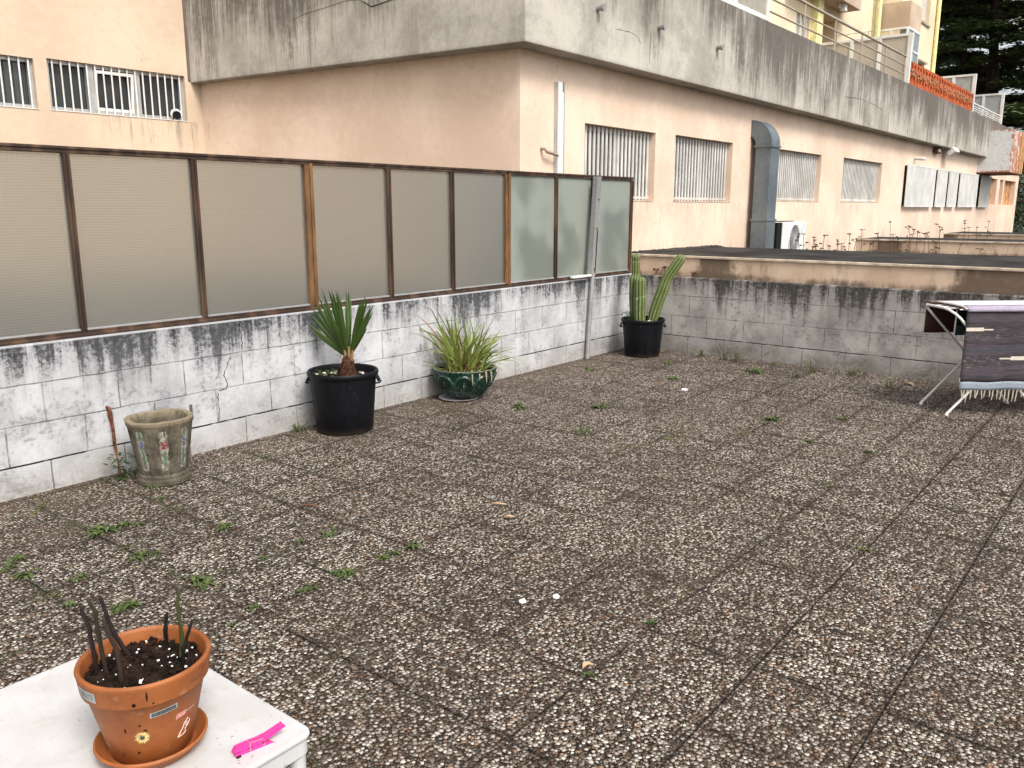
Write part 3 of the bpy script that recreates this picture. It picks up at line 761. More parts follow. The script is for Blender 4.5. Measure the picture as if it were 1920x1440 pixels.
# tilted casement in the middle light
vs = MB()
T = Matrix.Translation((4.67, 9.14, 2.50)) @ Matrix.Rotation(R(6), 4, 'X')
for a in ((-.21, -.18, 0, .40), (.18, .21, 0, .40), (-.18, .18, 0, .03), (-.18, .18, .37, .40)): vs.box(a[0], a[1], -.02, .0, a[2], a[3], T)
vs.build('casement', M['clean_white'], f)
o = MB().tube([(5.36, 9.10, 2.52), (5.33, 9.045, 2.515)], .045, 16).build('vent_tube', M['black_plastic']); tag(o, 'small black round vent behind the window bars beside the concrete band', 'vent')
mb = MB().tube([(5.365, 9.13, 2.535), (5.345, 9.085, 2.53)], .058, 16); mb.build('collar', M['clean_white'], o)
# joint between the rear wall and the stained band
MB().box(5.502, 5.527, 9.035, 9.049, 2.9, 5.6).build('joint_line', plain('joint_dirt', (.16, .12, .095), .95), bd)

# ---- things fixed to the building
cd = empty('cable_trunking', (6.765, 4.80, .8), 'white plastic trunking running up the peach wall left of the first barred window', 'trunking')
mb = MB().box(6.700, 6.715, 4.785, 4.819, .81, 2.655); mb.box(6.815, 6.829, 4.785, 4.819, .81, 2.66); mb.box(6.715, 6.815, 4.805, 4.819, .81, 2.655)
mb.build('channel', M['alu'], cd)
MB().tube([(6.765, 4.795, .81), (6.765, 4.795, 2.56)], .036, 12).build('pipe', M['clean_white'], cd)
MB().box(6.705, 6.77, 4.770, 4.784, .81, 2.654).build('cover', M['clean_white'], cd, bevel=.004)
o = MB().tube([(6.50, 4.82, 2.04), (6.50, 4.775, 2.035), (6.515, 4.762, 2.01), (6.60, 4.758, 1.998), (6.685, 4.758, 1.985)], .015, 10).build('bent_pipe', plain('dull_copper', (.30, .22, .17), .6))
tag(o, 'short bent pipe sticking out beside the white trunking', 'pipe')
for k, (x, z, lab) in enumerate(((7.075, 3.33, 'capped pipe stub nearest the corner of the concrete band'), (8.255, 3.345, 'middle one of three capped pipe stubs on the concrete band'), (9.657, 3.34, 'capped pipe stub on the concrete band above the second barred window'))):
    mb = MB().tube([(x, 4.60, z), (x, 4.535, z)], .026, 12); mb.tube([(x, 4.545, z), (x, 4.52, z)], .034, 12)
    o = mb.build('pipe_stub', M['galv_pole']); tag(o, lab, 'pipe stub', 'pipe stubs on the concrete band')

# ---- ventilation duct
du = empty('ventilation_duct', (11.44, 4.62, .55), 'tall grey galvanised duct bending into the peach wall between barred windows', 'duct')
X0, X1 = 11.30, 11.60; YO, YI = 4.515, 4.745
mb = MB().box(X0, X1, YO, YI, .56, 1.33); mb.build('lower_section', M['galv'], du, bevel=.006)
mb = MB().box(X0 + .004, X1 - .004, YO + .004, YI - .004, 1.33, 2.315); mb.build('upper_section', M['galv'], du, bevel=.006)
for z in (1.335, 2.315): MB().box(X0 - .012, X1 + .012, YO - .012, YI + .012, z - .014, z + .014).build('flange', M['galv'], du, bevel=.003)
# elbow: quarter turn from vertical to the wall
mb = MB(); prof = []
N = 14
cy, cz = 4.82, 2.33
for k in range(N + 1):
    t = math.pi / 2 * k / N
    ro_y, ro_z = (4.82 - YO), .335
    prof.append(((cy - ro_y * math.cos(t), cz + ro_z * math.sin(t)), (cy - (4.82 - YI) * math.cos(t), cz + .115 * math.sin(t))))
vs = []
for (a, b) in prof: vs += [(X0, *a), (X1, *a), (X1, *b), (X0, *b)]
fs = []
for k in range(N):
    a = 4 * k
    for j in range(4): fs.append((a + j, a + (j + 1) % 4, a + 4 + (j + 1) % 4, a + 4 + j))
mb.add(vs, fs, True); mb.build('elbow', M['galv'], du, sharp=30)

# ---- air conditioner
ac = empty('air_conditioner', (12.1, 4.5, .85), 'white outdoor air conditioner unit beside the grey duct', 'air conditioner')
MB().box(11.80, 12.72, 4.47, 4.74, .82, 1.30).build('casing', M['clean_white'], ac, bevel=.02)
mb = MB().tube([(12.22, 4.475, 1.055), (12.22, 4.462, 1.055)], .19, 32, smooth=False); mb.build('fan_opening', M['dark'], ac)
mb = MB()
for r_ in (.04, .075, .11, .145, .18):
    mb.tube([(12.22 + r_ * math.cos(t), 4.452, 1.055 + r_ * math.sin(t)) for t in [2 * math.pi * k / 24 for k in range(25)]], .004, 5, cap=False)
for k in range(12):
    t = math.pi * k / 12
    mb.tube([(12.22 - .19 * math.cos(t), 4.452, 1.055 - .19 * math.sin(t)), (12.22 + .19 * math.cos(t), 4.452, 1.055 + .19 * math.sin(t))], .003, 5)
mb.build('fan_guard', M['alu'], ac)
mb = MB().tube([(12.22 + .21 * math.cos(t), 4.462, 1.055 + .21 * math.sin(t)) for t in [2 * math.pi * k / 32 for k in range(33)]], .012, 6, cap=False)
mb.build('fan_ring', M['clean_white'], ac)
MB().box(12.53, 12.66, 4.464, 4.471, 1.14, 1.27).build('sticker', plain('pale_sticker', (.55, .62, .68), .5), ac)
MB().box(11.62, 11.80, 4.49, 4.72, .82, 1.295).build('rear_coil', M['dark'], ac)  # dark block put in as the black shade between duct and casing
MB().box(11.95, 12.35, 4.52, 4.70, 1.302, 1.315).build('top_plate', M['galv'], ac)
for x in (11.9, 12.6): MB().box(x - .03, x + .03, 4.48, 4.73, .55, .82).build('foot', M['galv'], ac)

# ---- small fittings near the end
e = empty('wall_lamp', (22.7, 4.75, 2.8), 'white floodlight tilted down under the concrete band', 'floodlight')
T = Matrix.Translation((22.75, 4.66, 2.76)) @ Matrix.Rotation(R(-35), 4, 'X')
MB().box(-.22, .22, -.16, .02, -.05, .08, T).build('lamp_head', M['clean_white'], e, bevel=.01)
MB().box(22.7, 22.76, 4.68, 4.82, 2.78, 2.83).build('bracket', M['clean_white'], e)
e = empty('junction_box', (21.8, 4.78, 2.83), 'rusty open junction box under the concrete band', 'junction box')
MB().box(21.65, 22.05, 4.72, 4.82, 2.74, 2.87).build('box_shell', bpy.data.materials['rusty_iron'], e, bevel=.008)
MB().box(21.75, 21.95, 4.71, 4.722, 2.77, 2.83).build('cover', M['white_metal'], e)
o = MB().tube([(20.1, 4.82, 2.55), (20.1, 4.60, 2.53)], .035, 10).build('overflow_pipe', M['clean_white'])
tag(o, 'short white overflow pipe poking out above the proud grilles', 'pipe')

# ---- rusty metal cabinet on the far end
def mat_cab():
    n = NT('peeling_grey_cabinet_paint')
    x, y, z = n.xyz()
    f = n.noise(sc=3.2, det=7, ro=.68); g_ = n.noise(sc=11, det=6, ro=.7)
    c = n.mix(n.ss(g_, .35, .65), (.56, .56, .54), (.68, .68, .66))
    edge = n.math('MAXIMUM', n.ss(x, 27.0, 27.9, 0, .13), n.math('MAXIMUM', n.ss(n.math('ABSOLUTE', n.math('SUBTRACT', z, 3.03)), .46, .57, 0, .11), n.ss(y, 4.10, 3.99, 0, .10)))
    k = n.ss(n.math('ADD', n.math('ADD', n.math('MULTIPLY', f, .5), n.math('MULTIPLY', g_, .5)), edge), .565, .60)
    c = n.mix(k, c, n.ramp(g_, [(.3, (.10, .03, .015)), (.5, (.38, .12, .04)), (.65, (.50, .24, .10))]))
    return n.fin(c, .75, n.bump(f, .3, .01))
e = empty('metal_cabinet', (27.6, 4.4, 2.46), 'rusty peeling grey metal box hung on the far end of the building', 'metal box')
M['cab'] = mat_cab()
MB().box(27.0, 28.3, 4.0, 4.86, 2.465, 3.59).build('cabinet_shell', M['cab'], e, bevel=.01)
MB().box(28.3, 29.0, 3.985, 4.8, 2.455, 3.60).build('side_panel', bpy.data.materials['rusty_shutter'], e, bevel=.01)
MB().box(26.98, 29.02, 3.98, 4.82, 2.44, 2.463).build('bottom_rim', bpy.data.materials['rusty_iron'], e)

# ================================================================== ON THE ROOF TERRACE
e = empty('roof_railing', (14.6, 4.66, 3.87), 'dull metal railing with three bars on top of the concrete band', 'railing')
for z, r_ in ((4.352, .022), (4.188, .013), (4.028, .013)):
    MB().tube([(11.2, 4.66, z), (18.05, 4.66, z)], r_, 10).build('rail', M['rail'], e)
for x in (11.25, 12.57, 13.91, 15.28, 16.70, 18.02):
    MB().tube([(x, 4.66, 3.86), (x, 4.66, 4.35)], .015, 8).build('post', M['rail'], e)

e = empty('balcony_glazing', (10.0, 4.64, 3.87), 'white framed glass enclosure standing on the concrete band above the duct', 'glazing')
mb = MB(); z0, z1 = 3.875, 5.2
for x in (8.9, 10.15, 11.14): mb.box(x - .04, x + .045, 4.61, 4.67, z0, z1)
mb.box(8.94, 10.11, 4.611, 4.669, z0, z0 + .055); mb.box(10.195, 11.1, 4.611, 4.669, z0, z0 + .055)
mb.box(8.94, 10.11, 4.611, 4.669, z1 - .05, z1); mb.box(10.195, 11.1, 4.611, 4.669, z1 - .05, z1)
mb.build('white_frame', M['clean_white'], e, bevel=.004)
for a, b in ((8.94, 10.11), (10.195, 11.1)):
    MB().box(a, b, 4.635, 4.645, z0 + .055, z1 - .05).build('pane', plain('beige_reflecting_pane', (.30, .27, .21), .25, bst=.02) if 'beige_reflecting_pane' not in bpy.data.materials else bpy.data.materials['beige_reflecting_pane'], e)

# hollow brick screen
e = empty('brick_screen', (21.3, 4.66, 3.87), 'orange hollow brick screen between white framed partitions on the concrete band', 'brick wall')
holes = []
nh = 26
for k in range(nh):
    cx = 18.42 + k * (5.9 / (nh - 1))
    for zc in (3.985, 4.215): holes.append((cx - .055, cx + .055, zc - .035, zc + .035))
mb = MB(); wall_holes(mb, 'y', 4.62, 18.26, 24.42, 3.872, 4.30, holes, .09)
mb.add([(18.26, 4.62, 4.30), (24.42, 4.62, 4.30), (24.42, 4.75, 4.30), (18.26, 4.75, 4.30)], [(0, 1, 2, 3)])
mb.build('brick_face', M['brick'], e)
MB().box(18.26, 24.42, 4.712, 4.75, 3.872, 4.295).build('brick_back', plain('burnt_brick', (.14, .04, .02), .95), e)
mb = MB(); rnd = random.Random(4)
for k in range(190):
    cx = rnd.uniform(18.3, 24.38); zc = 4.10 + rnd.uniform(-.055, .055)
    s_ = rnd.uniform(.012, .03); mb.box(cx - s_ * 1.5, cx + s_ * 1.5, 4.602, 4.621, zc - s_ * .6, zc + s_ * .6)
mb.build('mortar_lumps', plain('lumpy_mortar', (.42, .22, .12), .95, var=.5, sc=20), e)

def partition(x, y1, zt, lab, mats, ys, name='partition_screen'):
    e = empty(name, (x, 4.62, 3.87), lab, 'partition', 'partitions on the roof terrace')
    mb = MB(); t = .035
    mb.box(x - t, x + t, 4.605, 4.685, 3.875, zt)
    for y in ys: mb.box(x - t, x + t, y - .035, y + .035, 3.3, zt - .05)
    mb.box(x - t, x + t, 4.685, y1, zt - .05, zt)
    mb.build('partition_frame', M['clean_white'], e, bevel=.004)
    yy = [4.685] + list(ys) + [y1]
    for a, b in zip(yy[:-1], yy[1:]):
        MB().box(x - .012, x + .012, a + .001, b - .001, 3.3, zt - .05).build('panel', mats, e)
partition(18.21, 6.34, 4.80, 'tall beige board partition behind the railing end, before the orange bricks', M['panel'], (5.2, 5.74))
partition(24.50, 5.44, 4.785, 'frosted white framed partition at the far end of the orange bricks', M['frost'], (5.12,))
partition(28.65, 5.38, 4.745, 'farthest white framed partition, smaller, beyond the orange bricks', M['frost'], (5.14,))
e = empty('low_railing', (26.5, 4.64, 3.87), 'low pale railing of close bars between the two frosted partitions', 'railing')
for z in (3.93, 3.98, 4.03, 4.095):
    MB().tube([(24.56, 4.64, z), (28.6, 4.64, z)], .02 if z > 4.05 else .011, 8).build('rail', M['clean_white'], e)
for x in (25.5, 26.5, 27.5): MB().tube([(x, 4.65, 3.865), (x, 4.65, 4.09)], .014, 8).build('post', M['clean_white'], e)

# ---- yellow apartment block set back from the edge
yb = empty('yellow_apartment_block', (18, 6.35, 3.25), 'pale yellow apartment block with balconies rising behind the roof terrace', 'building')
mb = MB(); wall_holes(mb, 'y', 6.35, 8.0, 21.77, 3.25, 10.5, [(18.21, 19.08, 3.3, 5.36), (16.72, 17.42, 3.3, 5.19), (13.2, 14.6, 3.3, 4.98)], .35)
mb.add([(21.77, 6.35, 3.25), (21.77, 5.80, 3.25), (21.77, 5.80, 10.5), (21.77, 6.35, 10.5)], [(0, 1, 2, 3)])
wall_holes(mb, 'y', 5.80, 21.77, 25.0, 3.25, 10.5, [(23.45, 24.30, 6.03, 7.6), (23.5, 24.2, 4.2, 5.10)], .12)
mb.add([(25.0, 5.80, 3.25), (25.0, 12, 3.25), (25.0, 12, 10.5), (25.0, 5.80, 10.5)], [(0, 1, 2, 3)])
mb.build('facade', M['yellow'], yb)
f = MB().box(18.21, 19.08, 6.70, 6.72, 3.3, 5.36).build('door', plain('orange_door_recess', (.42, .21, .11), .7), yb)
f = MB().box(16.72, 17.42, 6.45, 6.46, 3.3, 5.19).build('window', M['curtain'], yb)
mb = MB().box(17.05, 17.11, 6.40, 6.449, 3.3, 5.19); mb.box(17.38, 17.42, 6.40, 6.449, 3.3, 5.19); mb.box(16.72, 16.75, 6.40, 6.449, 3.3, 5.19); mb.build('window_frame', M['clean_white'], f)
f = MB().box(13.2, 14.6, 6.45, 6.46, 3.3, 4.98).build('window', M['curtain'], yb)
MB().box(17.50, 17.80, 6.22, 6.349, 3.25, 10.5).build('pilaster', plain('lemon_paint', (.80, .74, .36), .8), yb)
MB().box(21.50, 21.69, 6.22, 6.349, 3.25, 10.5).build('pilaster', bpy.data.materials['lemon_paint'], yb)
MB().tube([(21.45, 6.28, 3.3), (21.45, 6.28, 10.4)], .022, 8).build('drainpipe', M['rail'], yb)
MB().tube([(24.94, 5.74, 3.3), (24.94, 5.74, 10.4)], .05, 10).build('drainpipe', bpy.data.materials['lemon_paint'], yb)
MB().box(23.40, 24.35, 5.76, 5.80, 5.98, 6.03).build('sill', M['rail'], yb)
MB().box(23.45, 24.30, 5.90, 5.91, 6.03, 7.6).build('window', M['curtain'], yb)
MB().box(23.50, 24.20, 5.90, 5.91, 4.2, 5.10).build('window', M['curtain'], yb)
MB().box(23.44, 24.26, 5.72, 5.80, 5.08, 5.12).build('sill', M['rail'], yb)
# hanging balcony, upper left
bl = MB().box(16.0, 19.22, 5.94, 6.349, 5.55, 5.62)
bl.box(16.0, 19.22, 5.94, 5.99, 5.62, 6.25); bl.box(19.17, 19.22, 5.99, 6.349, 5.62, 6.25)
bl.build('balcony', M['bay'], yb)
# bay: closed loggia with a rendered parapet over a glazed band
bb = MB().box(21.79, 22.80, 5.61, 5.80, 5.60, 6.155); bb.box(21.765, 21.79, 5.61, 6.35, 5.60, 6.155)
bb.build('bay', M['bay'], yb)
g = MB(); X = 21.77
for a, b in ((5.61, 5.66), (5.97, 6.01), (6.31, 6.35)): g.box(X - .01, X + .035, a, b, 4.2, 5.55)
g.box(X - .008, X + .034, 5.611, 6.349, 5.55, 5.599); g.box(X - .008, X + .034, 5.66, 6.31, 5.30, 5.34)
g.box(22.76, 22.80, 5.605, 5.645, 3.6, 5.55); g.box(21.81, 22.80, 5.606, 5.644, 5.55, 5.599); g.box(21.81, 22.76, 5.606, 5.644, 5.10, 5.14); g.box(22.25, 22.28, 5.606, 5.643, 3.6, 5.55)
f = g.build('bay_window', M['clean_white'], yb)
MB().box(X + .004, X + .014, 5.66, 6.31, 3.6, 5.55).build('pane', M['grey_glass'], f)
MB().box(21.81, 22.76, 5.62, 5.63, 3.6, 5.55).build('pane', plain('bluish_pane', (.16, .21, .22), .2), f)
o = MB().tube([(21.74, 6.22, 5.42), (21.70, 6.22, 5.42)], .05, 16).build('flue', M['clean_white']); tag(o, 'white round flue with black mouth on the bay window', 'flue')
MB().tube([(21.699, 6.22, 5.42), (21.695, 6.22, 5.42)], .035, 16).build('flue_mouth', M['dark'], o)
MB().box(21.9, 22.8, 6.36, 6.38, 6.1, 7.4).build('loggia_back', plain('orange_loggia', (.55, .33, .20), .85), yb)
e = empty('vent_box', (19.0, 6.1, 5.5), 'small white box fixed under the yellow building balcony', 'vent')
MB().box(18.40, 18.55, 6.0, 6.1, 5.42, 5.55).build('vent_shell', M['clean_white'], e, bevel=.005)
MB().box(18.2, 18.3, 6.05, 6.12, 5.45, 5.55).build('lamp', M['rail'], e)
mb = MB(); rnd = random.Random(9)
vs = []
for i in range(6):
    for j in range(6):
        vs.append((19.30 + .12 * math.sin(j * 1.3) * .3, 5.93 + j * .028, 5.98 + i * .11 + .02 * math.sin(j * 2)))
mb.add(vs, [(i * 6 + j, i * 6 + j + 1, i * 6 + j + 7, i * 6 + j + 6) for i in range(5) for j in range(5)], True)
o = mb.build('hanging_cloth', plain('navy_cloth', (.012, .012, .025), .9)); o.modifiers.new('t', 'SOLIDIFY').thickness = .006
tag(o, 'dark navy cloth hanging from the yellow building balcony corner', 'cloth')
# clothes line brackets over the board partition
e = empty('clothes_line_bracket', (18.3, 6.0, 4.8), 'thin metal clothes line bracket above the board partition', 'bracket')
MB().tube([(18.21, 5.45, 4.80), (18.21, 5.44, 4.93)], .009, 6).build('upright', M['rail'], e)
MB().tube([(18.21, 6.05, 4.80), (18.21, 6.06, 4.93)], .009, 6).build('upright', M['rail'], e)
MB().tube([(18.21, 5.35, 4.92), (18.21, 6.12, 4.91)], .006, 6).build('bar', M['rail'], e)

# ================================================================== POTS AND PLANTS
SR = Vector((.622, -.783, 0)); DA = Vector((.783, .622, 0)); UP = Vector((0, 0, 1))

def leafmat(name, c1, c2, rough=.5, tip=None, zt=None, sc=14):
    n = NT(name)
    f = n.noise(sc=sc, det=4)
    rp = n.n('ShaderNodeNewGeometry').outputs['Random Per Island']
    c = n.mix(n.math('ADD', n.math('MULTIPLY', f, .5), n.math('MULTIPLY', rp, .5)), c1, c2)
    if tip:
        c = n.mix(n.ss(rp, .86, .92), c, tip)
    p = n.n('ShaderNodeBsdfPrincipled', {'Base Color': c, 'Roughness': rough})
    tr = n.n('ShaderNodeBsdfTranslucent', {'Color': c})
    mx = n.n('ShaderNodeMixShader', {0: .22, 1: p.outputs[0], 2: tr.outputs[0]})
    n.t.links.new(mx.outputs[0], n.out.inputs[0])
    return n.m
M['palm'] = leafmat('palm_leaf', (.018, .044, .008), (.068, .120, .018), .42)
M['grass'] = leafmat('potted_grass', (.085, .125, .018), (.29, .34, .07), .55, tip=(.26, .15, .075))
M['weed'] = leafmat('weed_leaf', (.042, .072, .016), (.125, .165, .045), .55)
M['weed_olive'] = leafmat('olive_weed_leaf', (.09, .10, .030), (.17, .17, .055), .6)
M['weed_dark'] = leafmat('dark_green_leaf', (.025, .055, .015), (.06, .11, .03), .5)
M['dry'] = plain('dry_stalk', (.090, .058, .040), .9)
M['fibre'] = plain('palm_fibre', (.105, .048, .028), .95, var=.7, sc=60, bst=1.0, bd=.01)
M['pale_stone'] = plain('pale_pebble', (.66, .62, .54), .7)

# ---- black bins
def bin_(name_lab, c, rr, h):
    e = empty('black_bin', (c[0], c[1], 0), name_lab, 'plastic bin', 'black plastic bins used as planters')
    rb = rr * .80; rt = rr * .935
    prof = [(0, .004), (rb - .006, .004), (rb, .012), (rb + (rt - rb) * .5, h * .48), (rt, h - .035), (rr - .004, h - .033), (rr, h - .026), (rr, h - .008), (rr - .006, h), (rr - .016, h - .002), (rt - .010, h - .02), (rt - .012, h - .10), (rt - .02, h * .5)]
    MB().lathe(prof, (c[0], c[1], 0), 64).build('bin_body', M['black_plastic'], e, sharp=50)
    for s_ in (-1, 1):
        ctr = Vector((c[0], c[1], h - .085)) + SR * s_ * (rr * .955)
        mb = MB()
        a = DA * .048; o_ = SR * s_ * .020
        pts = [ctr - a - o_ * .3, ctr - a * .95 + o_ * .85 + UP * .002, ctr - a * .5 + o_ * 1.15, ctr + a * .5 + o_ * 1.15, ctr + a * .95 + o_ * .85, ctr + a - o_ * .3]
        mb.tube(pts, .006, 8)
        # flared plate from the rim down to the grip
        vs = [ctr - a * 1.1 - o_ * .3 + UP * .05, ctr + a * 1.1 - o_ * .3 + UP * .05, ctr + a * 1.0 + o_ * .9 + UP * .004, ctr - a * 1.0 + o_ * .9 + UP * .004]
        vs2 = [p + UP * .006 for p in vs]
        mb.add(vs + vs2, [(0, 1, 2, 3), (7, 6, 5, 4), (0, 4, 5, 1), (1, 5, 6, 2), (2, 6, 7, 3), (3, 7, 4, 0)])
        mb.build('handle', M['black_plastic'], e, bevel=.002)
    rnd = random.Random(int(c[0] * 10))
    def fn(r, z, t): return r, z + .012 * math.sin(3 * t + 1) * (r / rt) + .006 * math.sin(7 * t)
    MB().lathe([(0.0, h - .045), (rt * .3, h - .048), (rt * .6, h - .052), (rt - .014, h - .060)], (c[0], c[1], 0), 40, fn).build('soil', M['soil'], e)
    mb = MB()
    for k in range(26):
        t = rnd.uniform(0, 6.28); q = rt * .85 * math.sqrt(rnd.random()); s_ = rnd.uniform(.004, .012)
        T = Matrix.Translation((c[0] + q * math.cos(t), c[1] + q * math.sin(t), h - .044)) @ Matrix.Rotation(rnd.uniform(0, 3), 4, (rnd.random(), rnd.random(), 1))
        mb.box(-s_, s_, -s_ * .7, s_ * .7, -s_ * .5, s_ * .5, T)
    o = mb.build('pebbles', M['pale_stone'], e, bevel=.002); o['kind'] = 'stuff'
    return e
P1 = Vector((3.655, 4.375, 0)); P2 = Vector((7.544, 4.268, 0))
bin_('large black plastic bin by the white wall holding the small palm', P1, .240, .422)
bin_('black plastic bin in the wall corner holding the cactus', P2, .224, .387)

# ---- palm
def at(base, s, d, z):
    a = Vector((base.x, base.y, 0)).normalized()
    return Vector((base.x, base.y, 0)) + Vector((a.y, -a.x, 0)) * s + a * d + UP * z
pe = empty('fan_palm', (P1.x, P1.y, .37), 'young fan palm with stiff dark green leaves in the large black bin', 'palm')
pb = P1 + SR * .035
rnd = random.Random(11)
def fnT(r, z, t): return r * (1 + .16 * math.sin(5 * t + z * 60) + .08 * math.sin(11 * t - z * 90)), z
MB().lathe([(.055, .35), (.052, .40), (.046, .45), (.034, .49), (.018, .53), (.0, .54)], (pb.x, pb.y, 0), 28, fnT).build('trunk', M['fibre'], pe)
mb = MB()
for k in range(70):
    t = rnd.uniform(0, 6.28); z = rnd.uniform(.39, .50); q = .045
    d = Vector((math.cos(t), math.sin(t), rnd.uniform(.1, 1.2)))
    leafblade(mb, pb + Vector((math.cos(t) * q, math.sin(t) * q, z)), d, rnd.uniform(.03, .07), .003, .8, 3)
o = mb.build('trunk_fibres', M['fibre'], pe); o['kind'] = 'stuff'
mb = MB()
for s_, l_ in ((-.01, .10), (.012, .12), (.030, .10)):
    mb.tube([pb + SR * s_ * .6 + UP * .44, pb + SR * s_ * 1.4 - DA * .02 + UP * (.46 + l_)], [.012, .008], 8)
mb.build('cut_stalks', plain('cut_stalk', (.30, .17, .08), .8, sc=30), pe)
tips = [(582, 607), (587, 597), (589, 592), (592, 586), (594, 580), (597, 574), (600, 568), (603, 558), (607, 562), (610, 546), (614, 560), (623, 543), (626, 545), (628.5, 543), (632, 550), (635.5, 544), (639, 545), (643, 560), (655, 547), (659, 549), (662, 560), (676, 566), (681, 560), (685.5, 554), (688, 556), (690, 559), (692, 562), (695, 572), (701, 572), (699, 580)]
fans = []
for (px, py) in tips:
    s_ = (px - 642) / 284.0; z = .43 + (690 - py) / 283.0
    g = 0 if px < 612 else 1 if px < 646 else 2 if px < 668 else 3
    fans.append((g, s_, z))
hub = [(-.030, .03, .575), (-.012, -.02, .60), (.012, .02, .60), (.040, -.02, .59)]
depth = [.10, -.06, .12, -.12]
for g in range(4):
    mb = MB()
    hb = at(P1, .035 + hub[g][0] * .6, hub[g][1], hub[g][2] - .06)
    mb.tube([pb + UP * .46, hb], [.008, .006], 7)
    mm = [f for f in fans if f[0] == g]
    for i, (_, s_, z) in enumerate(mm):
        dd = depth[g] + (.05 if i % 2 else -.05) * (1 if g != 2 else .5)
        tip = at(P1, s_, dd, z)
        v = tip - hb; L = v.length
        sd_ = v.cross(DA if i % 2 == 0 else (DA + SR * .5)).normalized()
        leafblade(mb, hb + v.normalized() * .01, v + UP * .01, L * 1.03, .026 + .006 * rnd.random(), .06, 7, side=sd_, fold=.5, tipw=.03)
    # some extra inner blades for mass
    for k in range(3 if g != 2 else 1):
        a, b = rnd.choice(mm), rnd.choice(mm)
        tip = at(P1, (a[1] + b[1]) / 2, depth[g] + rnd.uniform(-.09, .09), (a[2] + b[2]) / 2 - rnd.uniform(.06, .16))
        v = tip - hb
        leafblade(mb, hb, v, v.length, .024, .06, 7, side=v.cross(DA + SR * rnd.uniform(-.6, .6)).normalized(), fold=.5, tipw=.03)
    mb.build('leaf', M['palm'], pe, sharp=180)
# small seedlings beside the palm
def herb(name, c, n, h, lw, mat, lab, group=None, seed=1, cat='weed'):
    rnd = random.Random(seed); st = MB(); lf = MB()
    e = empty(name, c, lab, cat, group)
    for k in range(n):
        t = rnd.uniform(0, 6.28); q = rnd.uniform(0, lw * 2.2)
        b = Vector(c) + Vector((math.cos(t) * q, math.sin(t) * q, 0)); top = b + Vector((math.cos(t) * .3 * h * rnd.random(), math.sin(t) * .3 * h * rnd.random(), h * rnd.uniform(.55, 1)))
        st.tube([b, (b + top) / 2 + Vector((.003, 0, 0)), top], .0015, 5)
        for j in range(7):
            p = b.lerp(top, .25 + .75 * j / 6); a = j * 2.4 + k
            leafblade(lf, p, Vector((math.cos(a), math.sin(a), .45)), lw * rnd.uniform(.7, 1.2), lw * .42, .9, 4)
    st.build('stem', mat, e); lf.build('leaves', mat, e)
    return e
herb('seedling_clump', tuple(at(P1, -.12, .02, .365)), 8, .055, .030, M['weed'], 'patch of tiny green seedlings left of the palm trunk', seed=2)
herb('leafy_herb', tuple(at(P2, -.155, .03, .33)), 6, .135, .045, M['weed_dark'], 'leafy dark green herb growing left of the cactus', seed=3, cat='plant')
herb('small_herb', tuple(at(P2, .085, .08, .33)), 3, .12, .038, M['weed'], 'small light green herb between the cactus stems', seed=4, cat='plant')
o = MB().lathe([(0, 0), (.018, .004), (.026, .016), (.022, .030), (.010, .038), (0, .039)], tuple(at(P2, .062, -.06, .335)), 16).build('white_stone', M['pale_stone']); tag(o, 'round white stone on the soil between the cactus stems', 'stone')
o = MB().lathe([(0, 0), (.016, .004), (.020, .012), (.014, .022), (0, .026)], tuple(at(P2, .025, -.10, .335)), 14).build('white_stone', M['pale_stone']); tag(o, 'smaller pale stone in front of the cactus, near the bin rim', 'stone')

